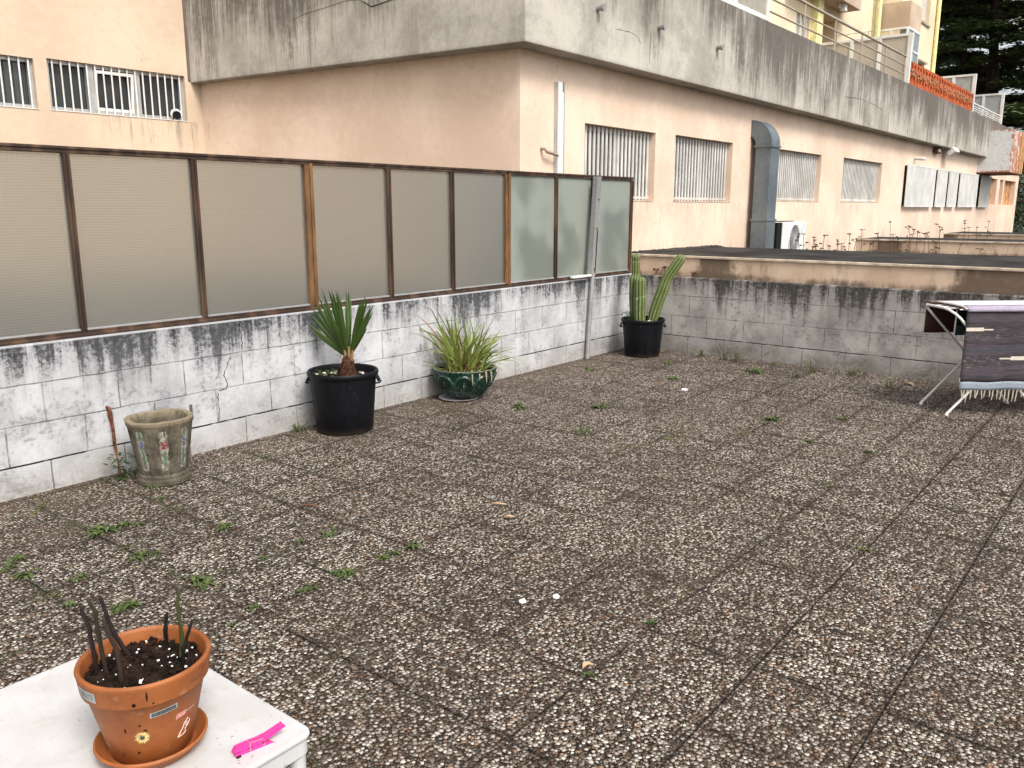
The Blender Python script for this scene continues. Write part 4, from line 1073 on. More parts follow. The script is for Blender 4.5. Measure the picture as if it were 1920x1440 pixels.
# ---- cactus
def mat_cactus():
    n = NT('ribbed_cactus_skin')
    at_ = n.n('ShaderNodeAttribute', attribute_name='crest').outputs['Fac']
    f = n.noise(sc=16, det=4)
    c = n.mix(n.ss(at_, .1, .9), (.022, .048, .012), (.105, .145, .030))
    c = n.mix(n.math('MULTIPLY', f, .5), c, (.15, .17, .045))
    dots = n.math('MULTIPLY', n.ss(at_, .88, .97), n.ss(n.noise(sc=130, det=1), .50, .60))
    c = n.mix(dots, c, (.42, .40, .26))
    return n.fin(c, .55)
M['cactus'] = mat_cactus()
def cactus_col(name, path, parent, ribs=9, seg_per=6):
    """path: list of (point, radius); ribbed tube with rounded top"""
    pts = []; rs = []
    for i in range(len(path) - 1):
        (p0, r0), (p1, r1) = path[i], path[i + 1]
        for k in range(8):
            t = k / 8; pts.append(Vector(p0).lerp(Vector(p1), t)); rs.append(r0 + (r1 - r0) * t)
    pts.append(Vector(path[-1][0])); rs.append(path[-1][1])
    d = (pts[-1] - pts[-2]).normalized(); r0 = rs[-1]
    for k in range(1, 7):
        t = k / 6 * math.pi / 2
        pts.append(Vector(path[-1][0]) + d * r0 * math.sin(t)); rs.append(max(.001, r0 * math.cos(t)))
    N = ribs * seg_per; vs = []; cr = []
    ref = DA.copy()
    for i, p in enumerate(pts):
        dd = (pts[min(i + 1, len(pts) - 1)] - pts[max(i - 1, 0)]).normalized()
        a = dd.cross(ref).normalized(); b = a.cross(dd).normalized()
        for k in range(N):
            t = 2 * math.pi * k / N
            w_ = .5 + .5 * math.cos(ribs * t); w_ = w_ ** .6
            vs.append(p + (a * math.cos(t) + b * math.sin(t)) * rs[i] * 1.14 * (.72 + .28 * w_)); cr.append(w_)
    fs = [(i * N + k, i * N + (k + 1) % N, (i + 1) * N + (k + 1) % N, (i + 1) * N + k) for i in range(len(pts) - 1) for k in range(N)]
    o = MB().add(vs, fs, True).build(name, M['cactus'], parent, sharp=180)
    at_ = o.data.attributes.new('crest', 'FLOAT', 'POINT'); at_.data.foreach_set('value', cr)
    # spines along the crests
    sp = MB(); rnd = random.Random(len(path))
    for i in range(1, len(pts) - 2, 1):
        for rb in range(ribs):
            k = rb * seg_per; q = Vector(vs[i * N + k]); nn = (q - pts[i]).normalized()
            for j in range(2):
                dv = (nn + Vector((rnd.uniform(-.7, .7), rnd.uniform(-.7, .7), rnd.uniform(-.5, .8)))).normalized()
                sdv = dv.cross(UP); sdv = sdv.normalized() * .0006
                sp.add([q - sdv, q + sdv, q + dv * .009], [(0, 1, 2)])
    o2 = sp.build('spines', bpy.data.materials.get('cactus_spine') or plain('cactus_spine', (.50, .46, .33), .7), o); o2['kind'] = 'stuff'
    return o
ce = empty('column_cactus', (P2.x, P2.y, .33), 'tall ribbed green cactus with two upright stems and one leaning right, in the corner bin', 'cactus')
cactus_col('stem', [(at(P2, -.085, .06, .32), .040), (at(P2, -.095, .06, .60), .050), (at(P2, -.095, .06, .78), .052), (at(P2, -.090, .06, .835), .034), (at(P2, -.090, .06, .88), .038), (at(P2, -.092, .06, .95), .040), (at(P2, -.092, .06, .965), .034), (at(P2, -.092, .06, 1.0), .040)], ce)
cactus_col('stem', [(at(P2, -.030, -.03, .31), .048), (at(P2, -.034, -.03, .42), .052), (at(P2, -.036, -.03, .60), .054), (at(P2, -.038, -.03, .615), .047), (at(P2, -.040, -.03, .66), .050), (at(P2, -.042, -.03, .765), .051)], ce)
cactus_col('stem', [(at(P2, .080, .0, .31), .040), (at(P2, .115, .0, .45), .052), (at(P2, .155, .0, .58), .054), (at(P2, .195, .0, .70), .054), (at(P2, .222, .0, .785), .046), (at(P2, .245, .0, .83), .048), (at(P2, .330, .0, .96), .048), (at(P2, .352, .0, .995), .044)], ce)

# ---- glazed bowl with grass
BC = Vector((4.913, 4.389, 0))
M['bowl'] = None
def mat_bowl():
    n = NT('green_glaze')
    f = n.noise(sc=22, det=6, ro=.65)
    c = n.mix(n.ss(f, .35, .65), (.002, .017, .012), (.008, .045, .030))
    c = n.mix(n.ss(f, .66, .74), c, (.10, .13, .10))
    at_ = n.n('ShaderNodeAttribute', attribute_name='crest').outputs['Fac']
    c = n.mix(n.math('MULTIPLY', n.ss(at_, .45, 1.0), .35), c, (.07, .11, .075))
    x, y, z = n.xyz()
    c = n.mix(n.math('MULTIPLY', n.ss(z, .246, .255), .6), c, (.20, .20, .12))
    return n.fin(c, .16, n.bump(f, .25, .004))
M['bowl'] = mat_bowl()
be = empty('glazed_bowl', (BC.x, BC.y, 0), 'round dark green glazed bowl with raised arch pattern, between the palm bin and the pole', 'bowl')
prof = [(.0, .012), (.105, .012), (.125, .018), (.15, .045), (.19, .09), (.222, .14), (.240, .19), (.248, .225), (.254, .243), (.252, .255), (.240, .256), (.230, .240), (.222, .20)]
NP = []
for i in range(len(prof) - 1):
    for k in range(5):
        t = k / 5; NP.append((prof[i][0] + (prof[i + 1][0] - prof[i][0]) * t, prof[i][1] + (prof[i + 1][1] - prof[i][1]) * t))
NP.append(prof[-1])
crest = []
def relief(r, z, t):
    u = (t * 9 / (2 * math.pi)) % 1.0 - .5          # nine arches round the bowl
    hgt = (z - .03) / .19
    v = 0.0
    if 0 < hgt < 1 and r > .12:
        pil = math.exp(-((abs(u) - .5) / .06) ** 2) * (hgt < .72)
        rad = math.hypot(u / .42, (hgt - .55) / .40)
        arch = math.exp(-((rad - 1) / .13) ** 2) * (hgt > .5)
        inner = math.exp(-((rad - .72) / .07) ** 2) * (hgt > .5) * .6
        flower = (math.exp(-((math.hypot(u / .9, hgt - .42)) / .16) ** 2) * (.6 + .4 * math.sin(math.atan2(hgt - .42, u) * 5)))
        leafs = .35 * max(0, math.sin(u * 22 + hgt * 9) * math.cos(hgt * 17 - u * 4)) * (hgt < .5)
        v = max(pil, arch, inner, flower, leafs)
    edge = .3 * (.5 + .5 * math.sin(t * 40)) if z > .215 and r > .235 else 0
    v = max(v, edge); crest.append(v)
    return r + .019 * v, z
o = MB().lathe(NP, (BC.x, BC.y, 0), 360, relief).build('bowl_body', M['bowl'], be, sharp=80)
a_ = o.data.attributes.new('crest', 'FLOAT', 'POINT'); a_.data.foreach_set('value', crest)
MB().lathe([(0, .225), (.12, .222), (.233, .212)], (BC.x, BC.y, 0), 32).build('soil', M['soil'], be)
o = MB().lathe([(0, .004), (.13, .004), (.16, .012), (.163, .016), (.155, .014), (.12, .008)], tuple(BC - SR * .045 - DA * .035), 40).build('pale_saucer', plain('lilac_saucer', (.42, .38, .40), .5))
tag(o, 'pale shallow saucer under the left side of the green bowl', 'saucer')

ge = empty('potted_grass', (BC.x, BC.y, .22), 'yellow green tuft of broad arching grass growing in the glazed bowl', 'grass plant')
rnd = random.Random(21)
gm = MB(); dm = MB()
def gb(mb, s, d, ang_s, ang_d, L, wdt, bend, z=.22):
    b = at(BC, s, d, z)
    v = UP + SR * math.tan(ang_s) + DA * math.tan(ang_d)
    leafblade(mb, b, v, L, wdt, bend, 9, side=v.cross(DA + SR * rnd.uniform(-1.2, 1.2)).normalized(), fold=.35, tipw=.03)
for k in range(115):
    left = rnd.random() < .45
    if left: s0 = rnd.gauss(-.055, .035); a = rnd.gauss(-.18, .17); L = rnd.uniform(.30, .60)
    else: s0 = rnd.gauss(.04, .05); a = rnd.gauss(.28, .25); L = rnd.uniform(.26, .48)
    gb(gm, s0, rnd.gauss(0, .05), a, rnd.gauss(0, .30), L, rnd.uniform(.009, .019), rnd.uniform(.3, 1.2))
for k in range(26):      # long arching outliers
    sg = rnd.choice((-1, 1, 1))
    gb(gm, rnd.gauss(.02, .06), rnd.gauss(0, .05), sg * rnd.uniform(.5, 1.0), rnd.gauss(0, .3), rnd.uniform(.38, .56), rnd.uniform(.005, .010), rnd.uniform(1.2, 2.2))
for s_, a, L, bd_ in ((-.09, -1.25, .36, 1.2), (-.08, -1.12, .40, .5), (-.10, -1.30, .33, .25), (-.05, -.8, .50, .5), (-.04, -.32, .60, .15), (.10, 1.0, .40, 2.4), (.09, .9, .42, 1.9)):
    gb(gm, s_, -.02, a, .05, L, .006, bd_)
gm.build('blades', M['grass'], ge, sharp=180)
sm_ = MB()
for k in range(60):
    s0, d0 = rnd.gauss(-.01, .055), rnd.gauss(0, .045); L = rnd.uniform(.06, .16)
    b = at(BC, s0, d0, .22); t_ = at(BC, s0 * 1.5 + rnd.gauss(0, .012), d0 * 1.4, .22 + L)
    sm_.tube([b, t_], [.0035, .0025], 5)
o = sm_.build('stem_bases', plain('reddish_stem_base', (.16, .065, .035), .8, var=.6, sc=30), ge); o['kind'] = 'stuff'
for k in range(90):
    a = rnd.uniform(0, 6.28)
    b = at(BC, .12 * math.cos(a) * rnd.random(), .10 * math.sin(a), .225)
    v = Vector((math.cos(rnd.uniform(0, 6.28)), math.sin(rnd.uniform(0, 6.28)), rnd.uniform(.1, .9)))
    leafblade(dm, b, v, rnd.uniform(.08, .20), rnd.uniform(.003, .008), rnd.uniform(1, 3), 6)
for s_, L in ((.05, .30), (.16, .26), (.11, .20), (.20, .24)):
    leafblade(dm, at(BC, s_, -.17, .25), SR * .15 - DA * .9 + UP * .6, L * .6, .012, 3.6, 8)
dm.build('dry_blades', leafmat('dry_grass', (.22, .13, .09), (.42, .34, .20), .8), ge, sharp=180)

# ---- concrete pot
CP = Vector((2.297, 4.32, 0))
def mat_cpot():
    n = NT('old_cast_concrete')
    f = n.noise(sc=9, det=7, ro=.7); g = n.noise(sc=60, det=5, ro=.7)
    x, y, z = n.xyz()
    c = n.mix(n.ss(f, .34, .64), (.050, .042, .030), (.155, .135, .102))
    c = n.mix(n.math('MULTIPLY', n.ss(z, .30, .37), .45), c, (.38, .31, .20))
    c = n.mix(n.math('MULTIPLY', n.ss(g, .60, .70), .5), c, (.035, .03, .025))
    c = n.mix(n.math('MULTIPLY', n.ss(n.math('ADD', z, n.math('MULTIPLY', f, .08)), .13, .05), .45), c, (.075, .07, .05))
    c = n.mix(n.math('MULTIPLY', n.ss(n.noise(n.map(sc=(30, 30, 7)), sc=1, det=5, ro=.7), .52, .66), .45), c, (.035, .03, .022))
    return n.fin(c, .95, n.bump(n.math('ADD', g, f), .8, .006), Specular_IOR_Level=.15)
M['cpot'] = mat_cpot()
ce_ = empty('concrete_pot', (CP.x, CP.y, 0), 'empty old concrete pot with flaking red green and blue painted flowers by the white wall', 'pot')
A0 = R(-114)
def facet(r, z, t, n=16, amt=1.0):
    k = math.floor((t - A0) / (2 * math.pi / n) + .5); loc = (t - A0) - k * 2 * math.pi / n
    rr = r * math.cos(math.pi / n) / math.cos(loc)
    if k % 2 == 0 and abs(loc) < math.pi / n * .84 and .085 < z < .332: rr -= .004     # painted panels are sunk
    return rr, z
def fnP(r, z, t):
    if r < .146 and z > .29: return r * (1 + .01 * math.sin(5 * t)), z
    if z < .068: return r, z
    q, z = facet(r * 1.01, z, t)
    if z > .355: z += .0025 * math.sin(3 * t + .5) + .0012 * math.sin(9 * t)
    return q, z
prof = [(0, .0), (.135, .0), (.141, .008), (.140, .030), (.133, .040), (.134, .048), (.131, .058), (.127, .064), (.131, .075), (.140, .13), (.150, .20), (.160, .27), (.170, .335), (.177, .350), (.178, .366), (.172, .371), (.150, .369), (.145, .36), (.138, .30), (.125, .18), (.11, .07), (.0, .065)]
pp = []
for i in range(len(prof) - 1):
    for k in range(3):
        t = k / 3; pp.append((prof[i][0] + (prof[i + 1][0] - prof[i][0]) * t, prof[i][1] + (prof[i + 1][1] - prof[i][1]) * t))
pp.append(prof[-1])
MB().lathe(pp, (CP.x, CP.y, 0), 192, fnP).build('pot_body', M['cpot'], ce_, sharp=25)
def rad_cp(z): return .131 + (z - .075) / (.335 - .075) * (.170 - .131)
def flake(ang, z0, z1, w0, w1, mat, nm, seed=0, off=.0008):
    """thin irregular patch of old paint lying in a sunken panel"""
    rnd = random.Random(seed); vs = []; n = 14
    for i in range(n + 1):
        z = z0 + (z1 - z0) * i / n; r = (rad_cp(z) * 1.01) * math.cos(math.pi / 16) - .004 + off
        wl = w0 + rnd.uniform(-.15, .15) * abs(w1 - w0); wr = w1 + rnd.uniform(-.15, .15) * abs(w1 - w0)
        if i in (0, n): wl *= .6; wr *= .6
        er = Vector((math.cos(ang), math.sin(ang), 0)); et = Vector((-math.sin(ang), math.cos(ang), 0))
        vs += [CP + er * r + et * wl + UP * z, CP + er * r + et * wr + UP * z]
    o = MB().add(vs, [(2 * i, 2 * i + 1, 2 * i + 3, 2 * i + 2) for i in range(n)]).build(nm, mat, ce_)
    return o
def flk(name, col):
    n = NT(name); f = n.noise(sc=75, det=5, ro=.7)
    c = n.mix(n.ss(f, .50, .58), col, (.27, .25, .20))
    c = n.mix(n.ss(n.noise(sc=34, det=6, ro=.75), .49, .57), c, (.125, .108, .08))
    return n.fin(c, .8)
FR, FG, FB, FW = flk('flaking_red_paint', (.16, .018, .022)), flk('flaking_green_paint', (.020, .15, .075)), flk('flaking_blue_paint', (.05, .085, .24)), flk('flaking_white_paint', (.33, .31, .27))
for ang, top, bot in ((R(-114), 'red', 'green'), (R(-69), 'blue', 'green'), (R(-159), 'blue', 'green')):
    flake(ang, .085, .325, -.021, .021, FW, 'paint_flake', 1)
    if top == 'red': flake(ang, .215, .262, -.021, .022, FR, 'paint_flake', 2, .0016); flake(ang, .120, .205, -.008, .012, FG, 'paint_flake', 3, .0016); flake(ang, .285, .33, .002, .010, bpy.data.materials['jointdark'] if 'jointdark' in bpy.data.materials else plain('jointdark', (.08, .075, .065), .9), 'paint_flake', 4, .0016)
    else:
        flake(ang, .215, .262, -.014, .014, FB, 'paint_flake', 5, .0016); flake(ang, .120, .205, -.010, .008, FG, 'paint_flake', 6, .0016); flake(ang, .275, .335, -.010, .008, FG, 'paint_flake', 7, .0016)

# ================================================================== TABLE, TERRACOTTA POT, PEG
def mat_table():
    n = NT('weathered_white_plastic')
    f = n.noise(sc=11, det=7, ro=.65); g = n.noise(sc=70, det=5, ro=.7)
    c = n.mix(n.ss(f, .35, .7), (.54, .54, .545), (.47, .465, .45))
    sm = n.math('MULTIPLY', n.ss(n.noise(sc=26, det=6, ro=.7), .53, .70), .45)
    c = n.mix(sm, c, (.40, .37, .32))
    c = n.mix(n.math('MULTIPLY', n.ss(n.noise(sc=120, det=2), .70, .74), .7), c, (.16, .12, .09))
    x, y, z = n.xyz()
    d_ = n.math('SQRT', n.math('ADD', n.math('POWER', n.math('SUBTRACT', x, .54), 2), n.math('POWER', n.math('SUBTRACT', y, 1.12), 2)))
    ringd = n.math('MULTIPLY', n.ss(n.math('ADD', d_, n.math('MULTIPLY', f, .03)), .115, .085), .22)
    c = n.mix(ringd, c, (.34, .27, .20))
    return n.fin(c, .38, n.bump(g, .12, .001))
M['table'] = mat_table()
te = empty('plastic_table', (.465, 1.217, 0), 'small white plastic table in the foreground under the terracotta pot', 'table')
TX0, TX1, TY0, TY1, TZ = .205, .717, .962, 1.469, .705
def rrect(x0, x1, y0, y1, r, n=6):
    out = []
    for cx, cy, a0 in ((x1 - r, y1 - r, 0), (x0 + r, y1 - r, 90), (x0 + r, y0 + r, 180), (x1 - r, y0 + r, 270)):
        for k in range(n + 1): t = R(a0 + 90 * k / n); out.append((cx + r * math.cos(t), cy + r * math.sin(t)))
    return out
MB().prism(rrect(TX0, TX1, TY0, TY1, .018), TZ - .010, TZ).build('tabletop', M['table'], te, bevel=.0035)
ap = MB(); P = rrect(TX0 + .004, TX1 - .004, TY0 + .004, TY1 - .004, .016); Q = rrect(TX0 + .010, TX1 - .010, TY0 + .010, TY1 - .010, .012)
n_ = len(P); vs = [(x, y, TZ - .010) for x, y in P] + [(x, y, TZ - .036) for x, y in P] + [(x, y, TZ - .036) for x, y in Q] + [(x, y, TZ - .010) for x, y in Q]
ap.add(vs, [(i, (i + 1) % n_, n_ + (i + 1) % n_, n_ + i) for i in range(n_)] + [(n_ + i, n_ + (i + 1) % n_, 2 * n_ + (i + 1) % n_, 2 * n_ + i) for i in range(n_)] + [(2 * n_ + i, 2 * n_ + (i + 1) % n_, 3 * n_ + (i + 1) % n_, 3 * n_ + i) for i in range(n_)])
ap.build('apron', M['table'], te)
for x in (TX0 + .020, TX1 - .020):
    for y in (TY0 + .020, TY1 - .020):
        MB().tube([(x, y, TZ - .0105), (x, y, TZ - .10), (x, y, 0.0)], [.0135, .0125, .011], 20).build('leg', M['table'], te)

TC = Vector((.54, 1.12, 0))
def mat_terra():
    n = NT('terracotta')
    f = n.noise(sc=16, det=7, ro=.65); g = n.noise(sc=150, det=4, ro=.6)
    c = n.mix(n.ss(f, .32, .68), (.225, .062, .012), (.32, .098, .021))
    c = n.mix(n.math('MULTIPLY', n.ss(n.noise(sc=38, det=5, ro=.7), .60, .70), .65), c, (.12, .045, .02))
    c = n.mix(n.math('MULTIPLY', n.ss(n.noise(sc=22, det=6, ro=.6), .62, .72), .35), c, (.50, .34, .20))
    return n.fin(c, .62, n.bump(n.math('ADD', f, g), .22, .0015))
M['terra'] = mat_terra()
so_ = empty('terracotta_saucer', (TC.x, TC.y, TZ), 'terracotta saucer on the white table under the sticker covered pot', 'saucer')
MB().lathe([(0, TZ), (.060, TZ), (.064, TZ + .003), (.076, TZ + .019), (.0795, TZ + .021), (.0795, TZ + .0235), (.077, TZ + .025), (.0735, TZ + .022), (.062, TZ + .007), (.058, TZ + .006), (0, TZ + .006)], (TC.x, TC.y, 0), 96).build('dish', M['terra'], so_, sharp=60)
po = empty('terracotta_pot', (TC.x, TC.y, .712), 'terracotta pot with stickers on the white table, holding dead cut stems', 'flower pot')
prof = [(0, .7125), (.054, .7125), (.0575, .716), (.0705, .770), (.0820, .8195), (.0835, .8205), (.0880, .8225), (.0885, .8245), (.0915, .849), (.0925, .8525), (.0915, .8555), (.0885, .857), (.0855, .8555), (.0845, .852), (.080, .82), (.078, .81)]
MB().lathe(prof, (TC.x, TC.y, 0), 128).build('pot_body', M['terra'], po, sharp=50)
rnd = random.Random(31)
def fnS(r, z, t): return r, z + (.0035 * math.sin(5 * t + r * 90) + .003 * math.sin(11 * t - r * 160)) * (1 if r > .003 else 0)
MB().lathe([(.0008, .838), (.01, .837), (.02, .8385), (.03, .837), (.04, .838), (.05, .8365), (.06, .838), (.07, .835), (.0805, .833)], (TC.x, TC.y, 0), 64, fnS).build('soil', M['soil'], po)
mb = MB()
for k in range(260):     # crumbs of compost
    t = rnd.uniform(0, 6.28); q = .078 * math.sqrt(rnd.random()); s_ = rnd.uniform(.0012, .0042)
    T = Matrix.Translation((TC.x + q * math.cos(t), TC.y + q * math.sin(t), .838 + rnd.uniform(0, .002))) @ Matrix.Rotation(rnd.uniform(0, 6), 4, Vector((rnd.uniform(-1, 1), rnd.uniform(-1, 1), 1)).normalized())
    mb.box(-s_ * rnd.uniform(.6, 2.2), s_, -s_ * .6, s_ * .6, -s_ * .5, s_ * .5, T)
o = mb.build('compost_crumbs', M['soil'], po); o['kind'] = 'stuff'
mb = MB()
for k in range(48):
    t = rnd.uniform(0, 6.28); q = .077 * math.sqrt(rnd.random()); s_ = rnd.uniform(.0008, .0021) * (1.3 if rnd.random() < .2 else 1)
    T = Matrix.Translation((TC.x + q * math.cos(t), TC.y + q * math.sin(t), .8405)) @ Matrix.Rotation(rnd.uniform(0, 6), 4, Vector((rnd.uniform(-1, 1), rnd.uniform(-1, 1), 1)).normalized())
    mb.box(-s_, s_, -s_ * .8, s_ * .8, -s_ * .7, s_ * .7, T)
o = mb.build('perlite', plain('perlite_white', (.80, .79, .75), .8), po, bevel=.0006); o['kind'] = 'stuff'

def rad_t(z):
    if z < .8195: return .0575 + (z - .716) / (.8195 - .716) * (.0820 - .0575)
    return .0885 + (z - .8245) / (.849 - .8245) * (.0915 - .0885)
def onpot(a, z, off=.0006): r = rad_t(z) + off; return Vector((TC.x + r * math.cos(a), TC.y + r * math.sin(a), z))
def sticker(name, pa, pb, h, mat, lab=None, off=.0006):
    """curved strip between two (angle, z) points, h tall"""
    n = 10; vs = []
    for i in range(n + 1):
        t = i / n; a = R(pa[0] + (pb[0] - pa[0]) * t); z = pa[1] + (pb[1] - pa[1]) * t
        vs += [onpot(a, z - h / 2, off), onpot(a, z + h / 2, off)]
    return MB().add(vs, [(2 * i, 2 * i + 2, 2 * i + 3, 2 * i + 1) for i in range(n)], True).build(name, mat, po, label=lab)
M['silver_sticker'] = plain('silver_sticker', (.34, .36, .35), .4, sc=60)
M['pink_sticker'] = plain('faded_pink_sticker', (.62, .27, .24), .6, var=.3, sc=200)
M['pale_print'] = plain('pale_print', (.66, .50, .44), .6, sc=90)
M['ink'] = plain('dark_sticker', (.045, .055, .055), .45, var=.4, sc=60)
sticker('sticker', (-116, .8020), (-88, .8045), .0090, M['silver_sticker'], 'silver edged dark strip sticker', .0004)
sticker('sticker_print', (-114.5, .8022), (-89.5, .8043), .0062, M['ink'], None, .0008)
mb = MB()
for k in range(11):
    a = R(-112.5 + k * 2.05); z = .8022 + k * .00018
    for dz in (-.0013, .0013): mb.add([onpot(a, z + dz - .0007, .0011), onpot(a + R(.9), z + dz - .0004, .0011), onpot(a + R(.7), z + dz + .0007, .0011)], [(0, 1, 2)])
mb.build('sticker_print', M['silver_sticker'], po)
sticker('sticker', (-187, .8375), (-163, .8375), .0165, M['silver_sticker'], 'worn pale label on the pot rim', .0004)
sticker('sticker_print', (-184, .8375), (-166, .8375), .010, plain('grey_print', (.22, .23, .22), .5, var=.5, sc=90), None, .0008)
sticker('sticker', (-89, .783), (-76, .7845), .0085, M['pink_sticker'], 'small faded pink label', .0005)
mb = MB()
for k in range(9):
    a = R(-75.5 + k * 1.5); mb.add([onpot(a, .7830, .0007), onpot(a + R(.7), .7832, .0007), onpot(a + R(.8), .7865 - .001 * (k % 3), .0007), onpot(a + R(.2), .7862, .0007)], [(0, 1, 2, 3)])
mb.build('sticker_print', M['pale_print'], po)
# outline badge: loops of pale pink
mb = MB()
loop = [(-84, .744), (-80, .752), (-83, .748), (-78, .756), (-76, .764), (-71, .769), (-67, .764), (-69, .757), (-74, .753), (-72, .747), (-77, .744), (-84, .744)]
mb.tube([onpot(R(a), z, .0004) for a, z in loop], .0007, 5)
mb.tube([onpot(R(a), z, .0004) for a, z in [(-75, .760), (-72, .764), (-70, .760), (-73, .757), (-75, .760)]], .0006, 5)
mb.build('badge_outline', M['pale_print'], po)
mb = MB()
for k in range(9):
    a = -77 + k * 1.9; mb.add([onpot(R(a), .8335 + .0006 * (k % 3), .0004), onpot(R(a + 1.0), .8340, .0004), onpot(R(a + .9), .8362, .0004), onpot(R(a + .2), .8358, .0004)], [(0, 1, 2, 3)])
mb.build('stamped_marks', M['ink'], po)
# sunflower sticker
M['petal'] = plain('sunflower_petal', (.62, .46, .18), .55, var=.35, sc=160)
fa, fz = -126.0, .766
mb = MB(); np_ = 17
for k in range(np_):
    t = 2 * math.pi * k / np_ + .1; 
    def pf_(rr, tt): return onpot(R(fa) + rr * math.cos(tt) / .071, fz + rr * math.sin(tt), .0007)
    mb.add([pf_(.0032, t - .16), pf_(.0085, t - .16), pf_(.0113 + .0008 * math.sin(k * 3), t), pf_(.0085, t + .16), pf_(.0032, t + .16)], [(0, 1, 2, 3, 4)])
mb.build('sunflower_sticker', M['petal'], po, label='sunflower sticker')
mb = MB(); c0 = [onpot(R(fa) + .0034 * math.cos(t) / .071, fz + .0034 * math.sin(t), .0011) for t in [2 * math.pi * k / 16 for k in range(16)]]
mb.add(c0, [tuple(range(16))]); mb.build('flower_centre', M['ink'], po)
# dribbles of dirt
for a, z0, z1, wd_ in ((-117, .8475, .832, .0012), (-128, .832, .826, .0026), (-112, .828, .8255, .0015), (-127, .790, .786, .002), (-133, .741, .736, .0022), (-122, .780, .776, .003), (-143, .784, .776, .0016)):
    vs = []
    for i in range(7):
        t = i / 6; ww = wd_ * math.sin(math.pi * (.1 + .8 * t)) / .08; z = z0 + (z1 - z0) * t
        vs += [onpot(R(a) - ww, z, .0004), onpot(R(a) + ww * (.7 + .5 * (i % 2)), z, .0004)]
    MB().add(vs, [(2 * i, 2 * i + 1, 2 * i + 3, 2 * i + 2) for i in range(6)]).build('dirt_spot', M['soil'], po)

STEMS = [
 ([(0.489, 1.1629, 0.830), (0.4885, 1.163, 0.860), (0.4861, 1.1642, 0.9047), (0.4785, 1.1674, 0.9442)], 0, .0034),
 ([(0.4961, 1.1454, 0.830), (0.4909, 1.1477, 0.8978), (0.4900, 1.1477, 0.9352), (0.4819, 1.1516, 0.958)], 1, .0030),
 ([(0.4998, 1.1099, 0.830), (0.4982, 1.1107, 0.8846), (0.4886, 1.115, 0.9202), (0.4864, 1.116, 0.9391)], 2, .0034),
 ([(0.5437, 1.1718, 0.830), (0.5263, 1.1799, 0.8782), (0.5204, 1.1827, 0.9057), (0.5151, 1.1851, 0.9391)], 0, .0034),
 ([(0.5846, 1.1393, 0.830), (0.5854, 1.1389, 0.8714), (0.589, 1.1371, 0.8992)], 3, .0032),
 ([(0.5854, 1.1011, 0.830), (0.5894, 1.0989, 0.8722), (0.5874, 1.1, 0.9267), (0.5913, 1.098, 0.9482)], 4, .0030),
 ([(0.5718, 1.0706, 0.830), (0.574, 1.0694, 0.8698), (0.5872, 1.0624, 0.9111)], 3, .0028)]
SC_ = [plain('stem_brown', (.014, .006, .005), .6, sc=60), plain('stem_olive_brown', (.022, .015, .007), .6, sc=60), plain('stem_grey_brown', (.026, .014, .009), .7, sc=60), plain('stem_black', (.004, .003, .003), .5), plain('stem_green', (.045, .050, .012), .5, sc=50)]
pl = empty('cut_back_plant', (TC.x, TC.y, .838), 'seven bare cut plant stems standing in the terracotta pot', 'plant')
rnd = random.Random(5)
for pts, ci, r_ in STEMS:
    P_ = []; rr = []
    for i in range(len(pts) - 1):
        a, b = Vector(pts[i]), Vector(pts[i + 1])
        for k in range(5):
            t = k / 5; P_.append(a.lerp(b, t) + Vector((rnd.uniform(-1, 1), rnd.uniform(-1, 1), 0)) * .0006)
            rr.append(r_ * 0.98 * (1.08 - .30 * (i + t) / len(pts)) * (1.22 if k == 0 and i else 1))
    P_.append(Vector(pts[-1])); rr.append(r_ * .45)
    o = MB().tube(P_, rr, 10).build('stem', SC_[ci], pl)
    if ci == 4: o['label'] = 'green stem'

# ---- pink clothes peg
M['pink'] = plain('pink_plastic', (.80, .035, .26), .35, var=.08, sc=60, Subsurface_Weight=.15)
a, b = Vector((.602, 1.005, 0)), Vector((.680, .987, 0))
ax = (b - a).normalized(); rz = math.atan2(ax.y, ax.x)
pg = empty('clothes_peg', tuple((a + b) / 2 + UP * TZ), 'bright pink plastic clothes peg on the corner of the white table', 'clothes peg', rz=rz)
def peg_half(sgn):
    # outline in (x along, z up), jaws on the left, one arm rises as the spring opens it
    pts = [(-.040, .0), (-.036, .0055), (-.018, .0062), (-.004, .0058), (.012, .0072), (.038, .0125), (.040, .0095), (.014, .0030), (-.004, .0008), (-.018, .0012), (-.034, .0)]
    return [(x, z * sgn) for x, z in pts]
for sgn in (1, -1):
    T = Matrix.Translation((a + b) / 2 + UP * (TZ + .0052)) @ Matrix.Rotation(rz, 4, 'Z') @ Matrix.Rotation(R(82), 4, 'X')
    pts = peg_half(sgn); n = len(pts)
    vs = [T @ Vector((x, z * 1.25, -.0058)) for x, z in pts] + [T @ Vector((x, z * 1.25, .0058)) for x, z in pts]
    MB().add(vs, [tuple(range(n)), tuple(range(2 * n - 1, n - 1, -1))] + [(i, (i + 1) % n, n + (i + 1) % n, n + i) for i in range(n)]).build('peg_arm', M['pink'], pg, bevel=.0008)
T = Matrix.Translation((a + b) / 2 + UP * (TZ + .0052)) @ Matrix.Rotation(rz, 4, 'Z') @ Matrix.Rotation(R(82), 4, 'X')
coil = [T @ Vector((.004 + .0040 * math.cos(t), .0040 * math.sin(t), -.0062 + .0124 * t / 25)) for t in [k * .5 for k in range(50)]]
mb = MB().tube(coil, .0006, 5); mb.tube([T @ Vector(p) for p in ((-.016, .0074, -.0055), (-.016, .0074, .0058), (-.016, -.0074, .0058))], .0007, 6); mb.tube([T @ Vector(p) for p in ((.004, .0066, .0062), (-.016, .0076, .0060))], .0006, 5)
mb.build('spring', M['galv_pole'], pg)
